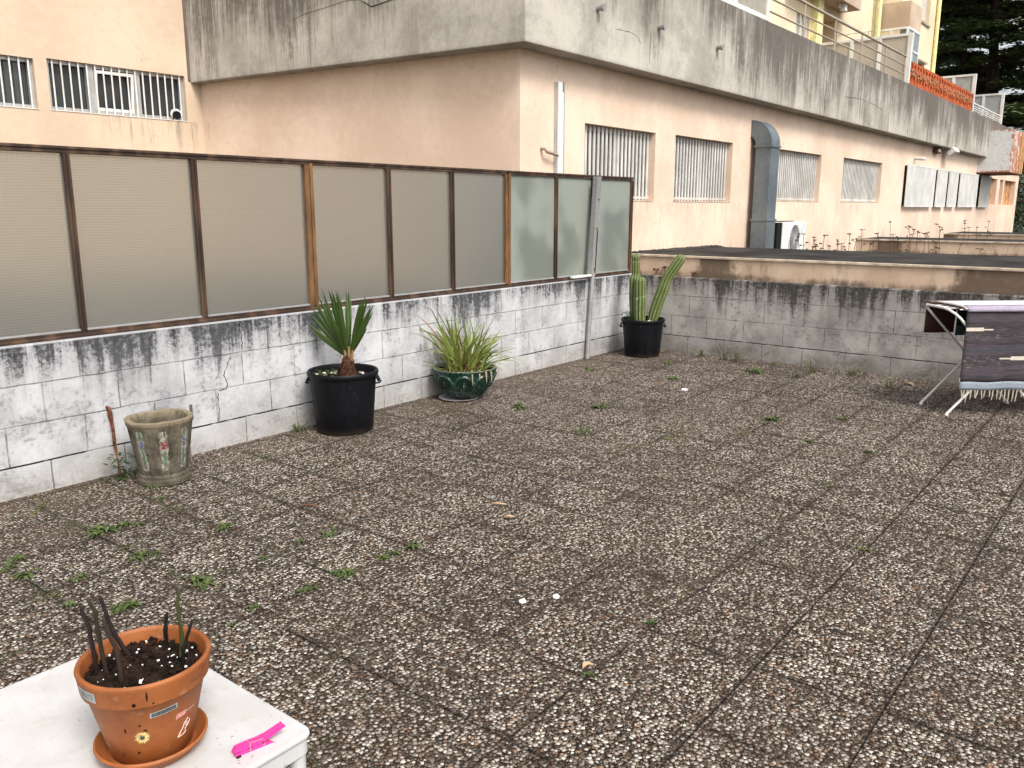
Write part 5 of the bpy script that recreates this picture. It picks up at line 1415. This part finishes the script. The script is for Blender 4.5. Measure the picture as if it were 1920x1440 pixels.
o = MB().box(.6015, .6085, .9935, .998, TZ, TZ + .0012).build('dirt_crumb', M['soil']); tag(o, 'dark crumb of dirt on the table just below the pink peg', 'dirt crumb')

# ================================================================== DRYING RACK
F1 = Vector((6.95, 1.453, 0)); WV = Vector((.65945, -.75175, 0)); VV = Vector((-.75175, -.65945, 0))
def rk(w_, v_, z_): return F1 + WV * w_ + VV * v_ + UP * z_
re = empty('drying_rack', tuple(F1 + WV * .35 + VV * .18), 'folding white metal drying rack draped with rugs at the right edge', 'drying rack')
RM = M['clean_white']
for v_ in (0.0, .36):
    MB().tube([rk(0, v_, .008), rk(.72, v_, .785)], .0095, 10).build('leg', RM, re)
MB().tube([rk(.704, 0, .008), rk(-.02, 0, .755), rk(-.03, .01, .775), rk(-.03, .03, .782), rk(-.03, .25, .782), rk(-.025, .30, .775), rk(0.0, .345, .750), rk(.03, .36, .72), rk(.704, .36, .008)], .0095, 10).build('leg_frame', RM, re)
for v_, w0 in ((.0, -.03), (.36, .02), (.09, -.03), (.18, -.03), (.27, -.03)):
    MB().tube([rk(w0, v_, .784), rk(1.5, v_, .784)], .0045, 8).build('wire', RM, re)
MB().tube([rk(1.5, 0, .784), rk(1.5, .36, .784)], .0095, 8).build('end_bar', RM, re)
for w_ in (0.0, .704):
    for v_ in (0.0, .36): MB().tube([rk(w_, v_, 0), rk(w_ + (.012 if w_ == 0 else -.012), v_, .016)], .0125, 10).build('foot_cap', RM, re)
def mat_rug():
    n = NT('woven_rag_rug')
    x, y, z = n.xyz()
    wv_ = n.n('ShaderNodeVectorMath', {0: n.co, 1: tuple(WV)}, operation='DOT_PRODUCT').outputs['Value']
    vv_ = n.n('ShaderNodeVectorMath', {0: n.co, 1: tuple(VV)}, operation='DOT_PRODUCT').outputs['Value']
    run = n.math('SUBTRACT', z, n.math('MULTIPLY', vv_, 1.0))
    th = n.noise(n.comb(n.math('MULTIPLY', wv_, 9), n.math('MULTIPLY', run, 260)), sc=1, det=3)
    bn = n.noise(n.comb(n.math('MULTIPLY', wv_, .35), n.math('MULTIPLY', run, 11)), sc=1, det=3, ro=.5)
    fl = n.noise(n.comb(n.math('MULTIPLY', wv_, 22), n.math('MULTIPLY', run, 120)), sc=1, det=3)
    c = n.ramp(bn, [(.30, (.024, .022, .025)), (.42, (.052, .040, .050)), (.50, (.032, .031, .033)), (.57, (.072, .052, .066)), (.66, (.055, .056, .068)), (.75, (.036, .033, .034))])
    c = n.mix(n.math('MULTIPLY', n.ss(th, .48, .68), .55), c, (.15, .135, .145))
    blk = n.ss(n.noise(n.comb(n.math('MULTIPLY', wv_, .3), n.math('MULTIPLY', run, 7)), sc=1, det=1), .50, .60)
    c = n.mix(n.math('MULTIPLY', n.math('MULTIPLY', n.ss(fl, .56, .66), blk), .75), c, (.34, .31, .26))
    h = n.math('FRACT', n.math('MULTIPLY', run, 190))
    return n.fin(c, .95, n.bump(n.math('ADD', h, th), .5, .003))
M['rug'] = mat_rug()
M['rug_band'] = plain('grey_blue_band', (.23, .26, .30), .95, sc=80, var=.15, bst=.5)
M['cream_wool'] = plain('cream_wool', (.58, .52, .43), .95, sc=90, bst=.5)
M['brown_cloth'] = plain('dark_brown_cloth', (.050, .022, .015), .95, sc=40)
def fold(w_, z_): return .010 * math.sin(w_ * 13 + 1.0) * max(0, (.78 - z_)) + .006 * math.sin(w_ * 29) * max(0, (.78 - z_))
def drape(name, w0, w1, prof, mat, parent=None, lab=None, cat=None, sol=.006, wavy=1.0):
    """prof = list of (v, z) down the cloth"""
    n = 40; vs = []
    for v_, z_ in prof:
        for k in range(n + 1):
            w_ = w0 + (w1 - w0) * k / n
            sk = -.008 * (.78 - z_)
            vs.append(rk(w_ + sk, v_ + fold(w_, z_) * wavy, z_ + .004 * math.sin(w_ * 17) * (z_ < .3)))
    m_ = n + 1
    o = MB().add(vs, [(i * m_ + k, i * m_ + k + 1, (i + 1) * m_ + k + 1, (i + 1) * m_ + k) for i in range(len(prof) - 1) for k in range(n)], True).build(name, mat, parent, sharp=180)
    s_ = o.modifiers.new('thick', 'SOLIDIFY'); s_.thickness = sol; s_.offset = 0
    if lab: tag(o, lab, cat)
    return o
re2 = empty('striped_rug', tuple(rk(.6, .37, .20)), 'dark plum and grey striped woven rug with cream fringe hanging over the rack', 'rug')
front = [(.02, .795), (.20, .797), (.345, .795), (.368, .785), (.376, .765)] + [(.378, .765 - .03 * k) for k in range(1, 18)]
drape('rug_cloth', .065, 1.45, front, M['rug'], re2)
drape('hem_band', .065, 1.45, [(.378, .255), (.379, .235), (.380, .215), (.381, .197)], M['rug_band'], re2, sol=.007)
mb = MB(); rnd = random.Random(8)
k = 0; w_ = .075
while w_ < 1.44:
    L = rnd.uniform(.055, .095); dx = rnd.uniform(-.012, .012)
    for q in range(2):
        mb.tube([rk(w_ + q * .006, .381 + fold(w_, .2), .198), rk(w_ + q * .004 + dx * .5, .384 + fold(w_, .2), .198 - L * .5), rk(w_ + dx + q * .003, .382 + fold(w_, .2), .198 - L)], [.0016, .0020, .0011], 5)
    w_ += rnd.uniform(.022, .036)
o = mb.build('fringe', M['cream_wool'], re2); o['kind'] = 'stuff'
def loz(w0, w1, z_, hh, tail):
    n = 10; vs = []
    up, dn = [], []
    for i in range(n + 1):
        w_ = w0 + (w1 - w0) * i / n; v_ = .378 + fold(w_, z_) + .0045
        up.append(rk(w_, v_, z_ + hh)); dn.append(rk(w_, v_, z_ - hh))
    t0 = w1 if tail > 0 else w0
    vs = up + dn
    mb = MB().add(vs, [(i, i + 1, n + 1 + i + 1, n + 1 + i) for i in range(n)])
    q0 = []
    for i in range(9):
        w_ = t0 + tail * i / 8; v_ = .378 + fold(w_, z_) + .0045; h_ = hh * (.38 if i < 8 else .05)
        q0 += [rk(w_, v_, z_ + h_ - hh * .2), rk(w_, v_, z_ - h_ - hh * .2)]
    mb.add(q0, [(2 * i, 2 * i + 1, 2 * i + 3, 2 * i + 2) for i in range(8)])
    mb.build('woven_lozenge', M['cream_wool'], re2)
loz(.068, .20, .643, .013, .075)
loz(.425, .75, .430, .014, -.085)
MB().box(-.004, .010, -.001, .001, 0, .026, Matrix.Translation(rk(.062, .386, .262)) @ Matrix.Rotation(math.atan2(WV.y, WV.x), 4, 'Z')).build('care_label', M['clean_white'], re2)
drape('pale_blanket', .045, 1.42, [(-.045, .800), (.05, .803), (.2, .806), (.345, .804), (.374, .797), (.387, .788)], plain('pale_lilac_cloth', (.62, .56, .58), .95, sc=30, bst=.4), None, 'pale pinkish white cloth laid flat on top of the rugs on the rack', 'cloth', .010)
drape('lilac_cloth', .060, 1.40, [(.330, .8115), (.374, .804), (.390, .790), (.392, .772)], plain('lilac_edge', (.33, .29, .36), .95, sc=50), None, 'narrow lilac folded edge of cloth along the front top of the rack', 'cloth', .006)
drape('brown_cloth', -.015, .22, [(.05, .792), (-.01, .793), (-.022, .78), (-.024, .70), (-.026, .62), (-.024, .562)], M['brown_cloth'], None, 'dark brown cloth hanging at the back left of the drying rack', 'cloth', .008, 2.0)
bk = empty('back_rug', tuple(rk(.6, .02, .53)), 'black and teal rug end with fringe hanging behind the striped rug', 'rug')
drape('rug_cloth', .215, 1.3, [(.06, .792), (.02, .786), (.012, .76), (.010, .70), (.010, .620)], plain('black_rug', (.012, .012, .013), .95), bk)
drape('hem_band', .215, 1.3, [(.010, .620), (.009, .58), (.010, .545)], plain('teal_band', (.040, .062, .065), .95), bk)
mb = MB()
for k in range(30):
    w_ = .225 + k * .035
    mb.tube([rk(w_, .010, .545), rk(w_ + .004, .010, .505)], .002, 5)
o = mb.build('fringe', M['cream_wool'], bk); o['kind'] = 'stuff'
drape('folded_paper_label', .13, .225, [(.055, .775), (.055, .745)], plain('pinkish_card', (.50, .38, .33), .8), None, 'small pinkish folded cloth tucked under the rack bars beside the brown cloth', 'cloth', .003)

# ================================================================== WEEDS AND LITTER
WEEDS = [(2.203,4.257,0.090,'r'),(2.122,4.041,0.037,'r'),(2.089,3.828,0.065,'s'),(2.102,3.428,0.088,'r'),(1.656,4.347,0.106,'s'),(1.689,3.924,0.081,'s'),(1.689,3.818,0.113,'r'),(1.785,3.805,0.085,'r'),(1.850,3.799,0.063,'r'),(1.694,3.577,0.070,'s'),(1.657,3.398,0.083,'r'),(1.727,3.392,0.057,'r'),(1.316,3.798,0.071,'r'),(1.263,3.716,0.059,'r'),(1.269,3.615,0.100,'r'),(1.391,3.381,0.061,'r'),(1.268,3.340,0.064,'s'),(1.270,3.192,0.057,'r'),(1.402,2.997,0.074,'r'),(1.363,2.977,0.046,'r'),(1.695,2.959,0.086,'r'),(1.778,2.985,0.053,'s'),(1.995,2.974,0.040,'r'),(2.210,2.979,0.051,'r'),(2.329,2.962,0.067,'r'),(2.417,2.979,0.053,'r'),(1.929,2.571,0.054,'r'),(1.875,2.579,0.036,'r'),(1.692,2.613,0.049,'r'),(1.564,2.559,0.026,'r'),(2.128,2.691,0.057,'s'),(2.098,2.600,0.047,'r'),(2.497,2.580,0.080,'r'),(2.393,2.566,0.049,'r'),(2.316,2.561,0.058,'r'),(2.119,2.557,0.070,'r'),(2.171,2.550,0.037,'s'),(2.531,1.358,0.041,'g'),(2.096,1.341,0.037,'r'),(6.595,3.418,0.106,'r'),(7.322,3.849,0.129,'r'),(7.865,3.753,0.147,'t'),(7.811,3.475,0.166,'t'),(7.738,3.330,0.251,'t'),(7.418,2.983,0.156,'r'),(7.903,3.031,0.077,'r'),(7.379,2.590,0.122,'g'),(7.668,2.546,0.262,'t'),(7.841,2.210,0.180,'g'),(7.447,1.811,0.150,'t'),(5.700,2.166,0.120,'r'),(4.933,2.528,0.147,'s'),(5.293,2.165,0.091,'s'),(5.333,1.754,0.059,'r'),(5.314,1.371,0.073,'g'),(4.553,1.369,0.089,'s'),(6.075,1.771,0.075,'r'),(4.568,3.007,0.159,'g'),(5.300,3.348,0.107,'r'),(4.937,3.802,0.115,'r'),(4.549,2.577,0.076,'s'),(3.448,4.600,0.130,'g'),(2.929,4.231,0.055,'r'),(6.528,4.222,0.091,'r'),(3.711,0.941,0.053,'r'),(2.856,1.355,0.049,'s'),(3.303,0.542,0.028,'s'),(2.170,4.52,0.172,'b')]
LM = [('the concrete pot', 2.3, 4.2), ('the terracotta pot stems', 1.45, 3.0), ('the left photo edge', 1.2, 3.75), ('the leaning palm bin shadow', 3.3, 4.4),
      ('the foot of the palm bin', 3.4, 4.4), ('the green bowl', 5.0, 4.0), ('the cactus bin', 7.3, 4.1), ('the grey wall foot', 7.8, 2.9), ('the drying rack', 7.0, 1.5),
      ('the white chips', 2.5, 2.0), ('the middle of the paving', 5.0, 2.4), ('the right paving joints', 3.4, .8)]
LM = [l for l in LM if 'shadow' not in l[0]] + [('the joint before the concrete pot', 1.73, 3.85), ('the paving joint left of centre', 2.35, 2.75), ('the back right corner', 7.7, 2.0)]
LM[1] = ('the pot stems', 1.45, 3.0)
KN = {'r': ('leafy_weed', 'leafy green weed'), 's': ('sparse_weed', 'straggling olive weed'), 'g': ('grass_tuft', 'short green grass tuft'), 't': ('tall_grass_tuft', 'tall thin grass tuft'), 'b': ('bushy_weed', 'bushy dark green weed')}
ORD = [q + ' nearest the camera' for q in ('the', 'second', 'third', 'fourth', 'fifth', 'sixth', 'seventh', 'eighth', 'ninth', 'tenth', 'eleventh', 'twelfth', 'thirteenth')]
cl = {}
for i, (x, y, s_, k) in enumerate(WEEDS):
    lm = min(LM, key=lambda l: math.hypot(l[1] - x, l[2] - y))[0]
    cl.setdefault((lm, k), []).append((math.hypot(x, y), i))
wl_ = {}
for (lm, k), L in cl.items():
    L.sort()
    for r_, (d, i) in enumerate(L):
        if len(L) == 1: wl_[i] = KN[k][1] + ' by ' + lm
        else: wl_[i] = KN[k][1] + ' by ' + lm + ', ' + (ORD[r_] if r_ < len(L) - 1 or len(L) == 1 else 'farthest one')
for i, (x, y, s_, k) in enumerate(WEEDS):
    rnd = random.Random(100 + i); mb = MB(); s_ *= 1.3 if k in 'rs' else 1.0
    big = s_ * (.50 if k == 'r' else .5)
    if k == 'r':
        for c_ in range(rnd.randint(2, 4)):
            cx, cy = x + rnd.uniform(-.3, .3) * s_, y + rnd.uniform(-.3, .3) * s_
            for j in range(rnd.randint(7, 11)):
                a = rnd.uniform(0, 6.28); L = big * rnd.uniform(.55, 1.1)
                leafblade(mb, (cx, cy, .002), (math.cos(a), math.sin(a), rnd.uniform(.45, 1.7)), L, L * .26, 1.6, 4)
        mat = M['weed'] if x < 3 or rnd.random() < .5 else M['weed_olive']
    elif k == 's':
        for j in range(16):
            cx, cy = x + rnd.gauss(0, .35) * s_, y + rnd.gauss(0, .35) * s_; a = rnd.uniform(0, 6.28)
            leafblade(mb, (cx, cy, .002), (math.cos(a), math.sin(a), rnd.uniform(.2, 1.0)), s_ * rnd.uniform(.2, .4), s_ * .07, 1.5, 4)
        mat = M['weed_olive']
    elif k == 'g':
        for j in range(26):
            cx, cy = x + rnd.gauss(0, .16) * s_, y + rnd.gauss(0, .16) * s_; a = rnd.uniform(0, 6.28)
            leafblade(mb, (cx, cy, .0), (math.cos(a) * .5, math.sin(a) * .5, 1), s_ * rnd.uniform(.35, .75), .006, 1.4, 5)
        mat = M['weed']
    elif k == 't':
        for j in range(24):
            cx, cy = x + rnd.gauss(0, .10) * s_, y + rnd.gauss(0, .10) * s_; a = rnd.uniform(0, 6.28)
            leafblade(mb, (cx, cy, .0), (math.cos(a) * .40, math.sin(a) * .40, 1), s_ * rnd.uniform(.4, .85), .005, .5, 5)
        mat = M['weed_olive'] if i % 2 else M['weed_dark']
    else:
        for j in range(70):
            a = rnd.uniform(0, 6.28); q = abs(rnd.gauss(0, .35)) * s_; z = rnd.uniform(.0, .14)
            leafblade(mb, (x + math.cos(a) * q * .8, y + math.sin(a) * q * .6, z), (math.cos(a), math.sin(a), rnd.uniform(-.2, .8)), .035, .016, .8, 4)
        mat = M['weed_dark']
    o = mb.build(KN[k][0], mat)
    # put the origin at the foot of the plant
    o.data.transform(Matrix.Translation((-x, -y, 0))); o.location = (x, y, 0)
    tag(o, wl_[i], 'weed', 'weeds growing in the paving joints')

def leafy(name, x, y, L, wdt, rz, mat, lab, cat='dead leaf', curl=.012):
    vs = []; n = 8
    for i in range(n + 1):
        t = i / n; ww = wdt * math.sin(math.pi * (.06 + .9 * t)) ** .8
        xx = (t - .5) * L; yy = .15 * L * math.sin(t * 3.0)
        for s2 in (-1, 0, 1): vs.append((xx, yy + s2 * ww, .004 + curl * (abs(s2) * .8 + .5 * math.sin(t * 4))))
    o = MB().add(vs, [(i * 3 + j, i * 3 + j + 1, i * 3 + j + 4, i * 3 + j + 3) for i in range(n) for j in range(2)], True).build(name, mat)
    o.location = (x, y, .002); o.rotation_euler = (0, 0, rz)
    o.modifiers.new('t', 'SOLIDIFY').thickness = .0012
    tag(o, lab, cat)
TAN = plain('tan_dead_leaf', (.46, .32, .20), .8, sc=50); BRN = plain('brown_dead_leaf', (.13, .070, .040), .85, sc=50)
leafy('dead_leaf', 3.148, 2.588, .085, .009, 1.9, TAN, 'long curled tan leaf in the middle of the paving', curl=.010)
leafy('dead_leaf', 3.032, 2.431, .050, .011, 2.1, TAN, 'shorter curled tan leaf just in front of the long tan one')
leafy('dead_leaf', 2.506, 3.305, .110, .010, -1.1, BRN, 'long dark brown leaf on the paving near the palm bin')
leafy('dead_leaf', 2.129, 1.367, .050, .011, -.2, TAN, 'tan leaf flake beside the small weed in the near paving')
leafy('dead_leaf', 7.687, 1.686, .13, .02, .3, TAN, 'tan leaf by the foot of the grey wall left of the rack')
for x, y, lab in ((2.368, 1.828, 'white flat chip on the paving, left one of a pair'), (2.482, 1.749, 'white squarish chip on the paving, right one of a pair'), (6.26, 3.126, 'small white pebble on the far paving in front of the cactus bin')):
    rnd = random.Random(int(x * 100)); s_ = .013 if x < 5 else .028
    pts = [(x + s_ * (1 + .3 * rnd.random()) * math.cos(t), y + s_ * (.8 + .4 * rnd.random()) * math.sin(t)) for t in (.3, 1.5, 2.6, 3.7, 5.0)]
    o = MB().prism(pts, .003, .014).build('white_chip', plain('white_chip_paint', (.85, .86, .88), .5) if 'white_chip_paint' not in bpy.data.materials else bpy.data.materials['white_chip_paint'], bevel=.002)
    tag(o, lab, 'stone chip')

# dry umbels on the roof behind the first slab
DRY = [(11.20,3.98,1.119),(11.00,3.88,1.165),(11.30,3.92,0.989),(11.60,3.97,1.109),(11.10,3.74,1.030),(11.40,3.81,1.078),(11.70,3.87,1.128),(11.20,3.60,1.012),(12.20,3.81,1.055),(11.80,3.60,1.021),(12.50,3.76,1.132),(12.00,3.56,1.087),(12.80,3.67,1.191),(12.30,3.45,1.009),(13.00,3.54,1.016),(13.40,3.54,1.126),(13.20,3.37,1.296),(13.60,3.40,1.102),(13.00,3.21,1.088),(13.80,3.33,1.109),(13.50,3.23,1.184),(13.90,3.25,1.232),(13.60,3.12,1.162),(13.90,3.07,1.112),(13.80,2.96,1.139),(14.00,2.95,1.212),(14.10,2.89,1.223),(13.50,2.90,1.006),(13.70,2.82,0.926),(13.90,2.64,0.978),(13.80,2.36,0.914),
       (17.50,3.20,1.216),(17.80,3.17,1.143),(17.60,3.00,1.149),(17.90,2.89,1.255)]
NTH = 'first second third fourth fifth sixth seventh eighth ninth tenth eleventh twelfth thirteenth fourteenth fifteenth sixteenth seventeenth eighteenth nineteenth twentieth twenty-first twenty-second twenty-third twenty-fourth twenty-fifth twenty-sixth twenty-seventh twenty-eighth twenty-ninth thirtieth thirty-first thirty-second'.split()
DRY.sort(key=lambda q: (q[0] > 16, -q[1] / q[0]))
for i, (x, y, zt) in enumerate(DRY):
    rnd = random.Random(500 + i); mb = MB(); zb = .55
    e = empty('dry_weed', (x, y, zb), ('tall' if zt > 1.12 else 'short') + ' dried brown weed, ' + (NTH[i] + ' from the left before the second roof slab' if x < 16 else NTH[i - 31] + ' from the left before the farthest roof slab'), 'dry weed', 'dry weeds on the lower roofs')
    j = Vector((rnd.uniform(-.08, .08), rnd.uniform(-.08, .08), 0))
    top = Vector((x, y, zt)) + j; mid = Vector((x, y, (zb + zt) / 2)) + j * .3
    mb.tube([(x, y, zb), mid, top], .0035, 5)
    hd = MB()
    for k in range(rnd.randint(1, 4)):
        p = mid.lerp(top, rnd.random() if k else 1.0); q = p + Vector((rnd.uniform(-.07, .07), rnd.uniform(-.07, .07), rnd.uniform(.01, .06))) if k else p
        mb.tube([p, q], .0025, 5)
        R_ = rnd.uniform(.010, .034)
        for m_ in range(9):
            a = rnd.uniform(0, 6.28); rr = R_ * math.sqrt(rnd.random())
            c_ = q + Vector((rr * math.cos(a), rr * math.sin(a), rnd.uniform(-.004, .008)))
            s5 = rnd.uniform(.003, .008); hd.box(-s5, s5, -s5, s5, -.004, .004, Matrix.Translation(c_))
    for k in range(7):
        a = rnd.uniform(0, 6.28); leafblade(mb, mid.lerp(Vector((x, y, zb)), rnd.random()), (math.cos(a), math.sin(a), .8), .09, .004, .8, 3)
    mb.build('stalk', M['dry'], e); hd.build('seed_heads', M['dry'], e)
for y, zt, lab in ((4.46, .845, 'left one of two small reddish weeds on top of the grey wall'), (4.358, .868, 'right one of two small reddish weeds on top of the grey wall'), (4.016, .826, 'low reddish weed on the grey wall right of the leaning cactus stem')):
    mb = MB(); rnd = random.Random(int(y * 100))
    mb.tube([(8.13, y, .70), (8.13, y, zt)], .003, 5)
    for k in range(14):
        a = rnd.uniform(0, 6.28); mb.box(-.006, .006, -.006, .006, -.005, .005, Matrix.Translation((8.13 + .02 * math.cos(a), y + .024 * math.sin(a), zt + rnd.uniform(-.01, .01))))
    o = mb.build('reddish_weed', plain('reddish_leaf', (.13, .045, .040), .9) if 'reddish_leaf' not in bpy.data.materials else bpy.data.materials['reddish_leaf']); tag(o, lab, 'weed')
# broken pale stakes standing on the farthest slab
for k, y in enumerate((2.62, 2.55, 2.44, 2.34)):
    o = MB().box(21.0, 21.03, y, y + .05, .55, 1.20 + .03 * (k % 2)).build('stake', M['galv_pole'] if k % 2 else M['dry']); tag(o, ('%s of four stub stakes beyond the farthest slab' % ['leftmost', 'second from left', 'third from left', 'rightmost'][k]), 'stake', 'stakes beyond the farthest slab')

# ================================================================== TREES
def leaf_mat(name, c1, c2):
    n = NT(name)
    f = n.noise(sc=1.6, det=4); rp = n.n('ShaderNodeNewGeometry').outputs['Random Per Island']
    c = n.mix(n.math('ADD', n.math('MULTIPLY', n.ss(f, .35, .65), .55), n.math('MULTIPLY', rp, .45)), c1, c2)
    return n.fin(c, .75)
M['needles'] = leaf_mat('cedar_needles', (.032, .052, .018), (.14, .18, .06))
M['needles_blue'] = leaf_mat('blue_green_needles', (.035, .055, .036), (.12, .16, .10))
M['foliage'] = leaf_mat('broad_foliage', (.016, .028, .009), (.06, .08, .025))
M['bark'] = plain('dark_bark', (.040, .026, .020), .95, var=.5, sc=6, bst=1, bd=.05)
def cedar(name, x, y, h, r0, lab, seed, mat, z_first=2.0, spread=6.0, dens=1.0, nl=46, dirs=None):
    rnd = random.Random(seed)
    e = empty(name, (x, y, -4), lab, 'tree', None)
    mb = MB()
    tr = [(x + .25 * math.sin(k * .9 + seed), y + .25 * math.cos(k * .7), -4 + h * k / 10) for k in range(11)]
    mb.tube(tr, [r0 * (1.25 - 1.1 * k / 10) for k in range(11)], 12)
    mb.build('trunk', M['bark'], e)
    lb = MB(); fo = MB()
    def spray(p, d, n, sz):
        for k in range(n):
            q = p + Vector((rnd.gauss(0, sz), rnd.gauss(0, sz), rnd.gauss(0, sz * .16)))
            a = rnd.uniform(0, 6.28)
            v = Vector((math.cos(a), math.sin(a), rnd.uniform(-.25, .35))); s2 = Vector((-math.sin(a), math.cos(a), rnd.uniform(-.4, .4)))
            L = rnd.uniform(.16, .32); W_ = rnd.uniform(.04, .08)
            fo.add([q, q + v * L * .5 + s2 * W_, q + v * L, q + v * L * .5 - s2 * W_], [(0, 1, 2, 3)])
    for i in range(nl):
        t = i / nl; z = z_first + (h - 4 - z_first) * t * .98
        a = rnd.uniform(0, 6.28) if dirs is None else rnd.choice(dirs) + rnd.uniform(-.7, .7)
        L = spread * (1 - .55 * t) * rnd.uniform(.55, 1.1)
        base = Vector((x, y, z)); d = Vector((math.cos(a), math.sin(a), rnd.uniform(.05, .32)))
        pts = []; p = base.copy(); dd = d.copy(); n = 9
        for k in range(n + 1):
            pts.append(p.copy()); dd = (dd + Vector((rnd.uniform(-.08, .08), rnd.uniform(-.08, .08), -.045))).normalized(); p = p + dd * L / n
        lb.tube(pts, [.11 * (1 - .85 * k / n) * (L / 6) + .012 for k in range(n + 1)], 6)
        for k in range(2, n + 1):
            for m_ in range(3):
                sd = Vector((-d.y, d.x, 0)) * rnd.uniform(-1, 1) * L * .20 * (1.2 - k / n * .6)
                q = pts[k] + sd + Vector((0, 0, rnd.uniform(-.12, .10)))
                lb.tube([pts[k], pts[k].lerp(q, .5) + Vector((0, 0, .06)), q], [.025, .016, .006], 4)
                if rnd.random() < .86 * dens:
                    spray(q, d, int(34 * dens), .26)
                    spray(pts[k].lerp(q, .6), d, int(16 * dens), .20)
    lb.build('limbs', M['bark'], e)
    fo.build('crown', mat, e)
cedar('cedar_tree', 42.0, 7.45, 19, .34, 'big dark cedar with a thick trunk beyond the yellow block', 3, M['needles'], 2.6, 6.5, 1.25, 66)
cedar('cedar_tree', 47.0, 9.6, 20, .26, 'thinner cedar trunk standing behind and left of the big cedar', 8, M['needles'], 2.6, 5.5, 1.25, 56)
cedar('cedar_tree', 55.0, 12.5, 19, .30, 'blue green conifer behind the cedars next to the yellow wall', 12, M['needles_blue'], 2.0, 6.0, 1.2, 50)
def broad(name, x, y, z0, r, h, lab, seed, mat, n=9000, zb=-4):
    rnd = random.Random(seed); e = empty(name, (x, y, zb), lab, 'tree', None)
    mb = MB().tube([(x, y, zb), (x + .1, y, z0 * .5 + zb * .5), (x, y + .1, z0)], [.22, .17, .10], 9)
    cl_ = []
    for k in range(26):
        a = rnd.uniform(0, 6.28); q = r * .75 * math.sqrt(rnd.random()); zz = z0 + rnd.uniform(-.45, .5) * h
        c_ = Vector((x + q * math.cos(a), y + q * math.sin(a), zz)); cl_.append(c_)
        mb.tube([(x, y, z0 - h * .45), tuple(c_)], [.05, .012], 5)
    mb.build('trunk', M['bark'], e)
    fo = MB()
    for k in range(n):
        c_ = rnd.choice(cl_); q = c_ + Vector((rnd.gauss(0, 1), rnd.gauss(0, 1), rnd.gauss(0, .8))) * r * .17
        v = Vector((rnd.uniform(-1, 1), rnd.uniform(-1, 1), rnd.uniform(-.6, .6))).normalized(); s2 = v.orthogonal().normalized()
        L = rnd.uniform(.08, .17); fo.add([q, q + v * L * .5 + s2 * L * .28, q + v * L, q + v * L * .5 - s2 * L * .28], [(0, 1, 2, 3)])
    fo.build('crown', mat, e)
broad('leafy_tree', 44.0, 5.9, .6, 3.0, 5.4, 'green leafy tree past the end of the pink building', 2, M['foliage'], 12000)
broad('leafy_tree', 52.0, 5.4, 1.0, 3.6, 6.0, 'paler leafy tree right of the one past the pink building end', 5, M['foliage'], 9000)
broad('leafy_tree', 40.0, 4.2, -1.2, 2.2, 3.6, 'low bushy tree at the right edge beyond the far roof slabs', 6, M['needles_blue'], 7000)
# distant wooded slope behind everything
n = NT('distant_woods'); f = n.noise(sc=.35, det=7, ro=.7)
mt = n.fin(n.mix(n.ss(f, .35, .65), (.020, .034, .018), (.055, .075, .035)), .95)
rnd = random.Random(2); vs = []
for i in range(41):
    y = -60 + i * 4
    vs += [(120, y, -4), (135, y, 2.5 + rnd.uniform(-1.2, 1.5)), (170, y, 3.5 + rnd.uniform(-1, 1))]
o = MB().add(vs, [(3 * i + j, 3 * i + j + 1, 3 * i + j + 4, 3 * i + j + 3) for i in range(40) for j in range(2)], True).build('hills', mt); tag(o, kind='structure')
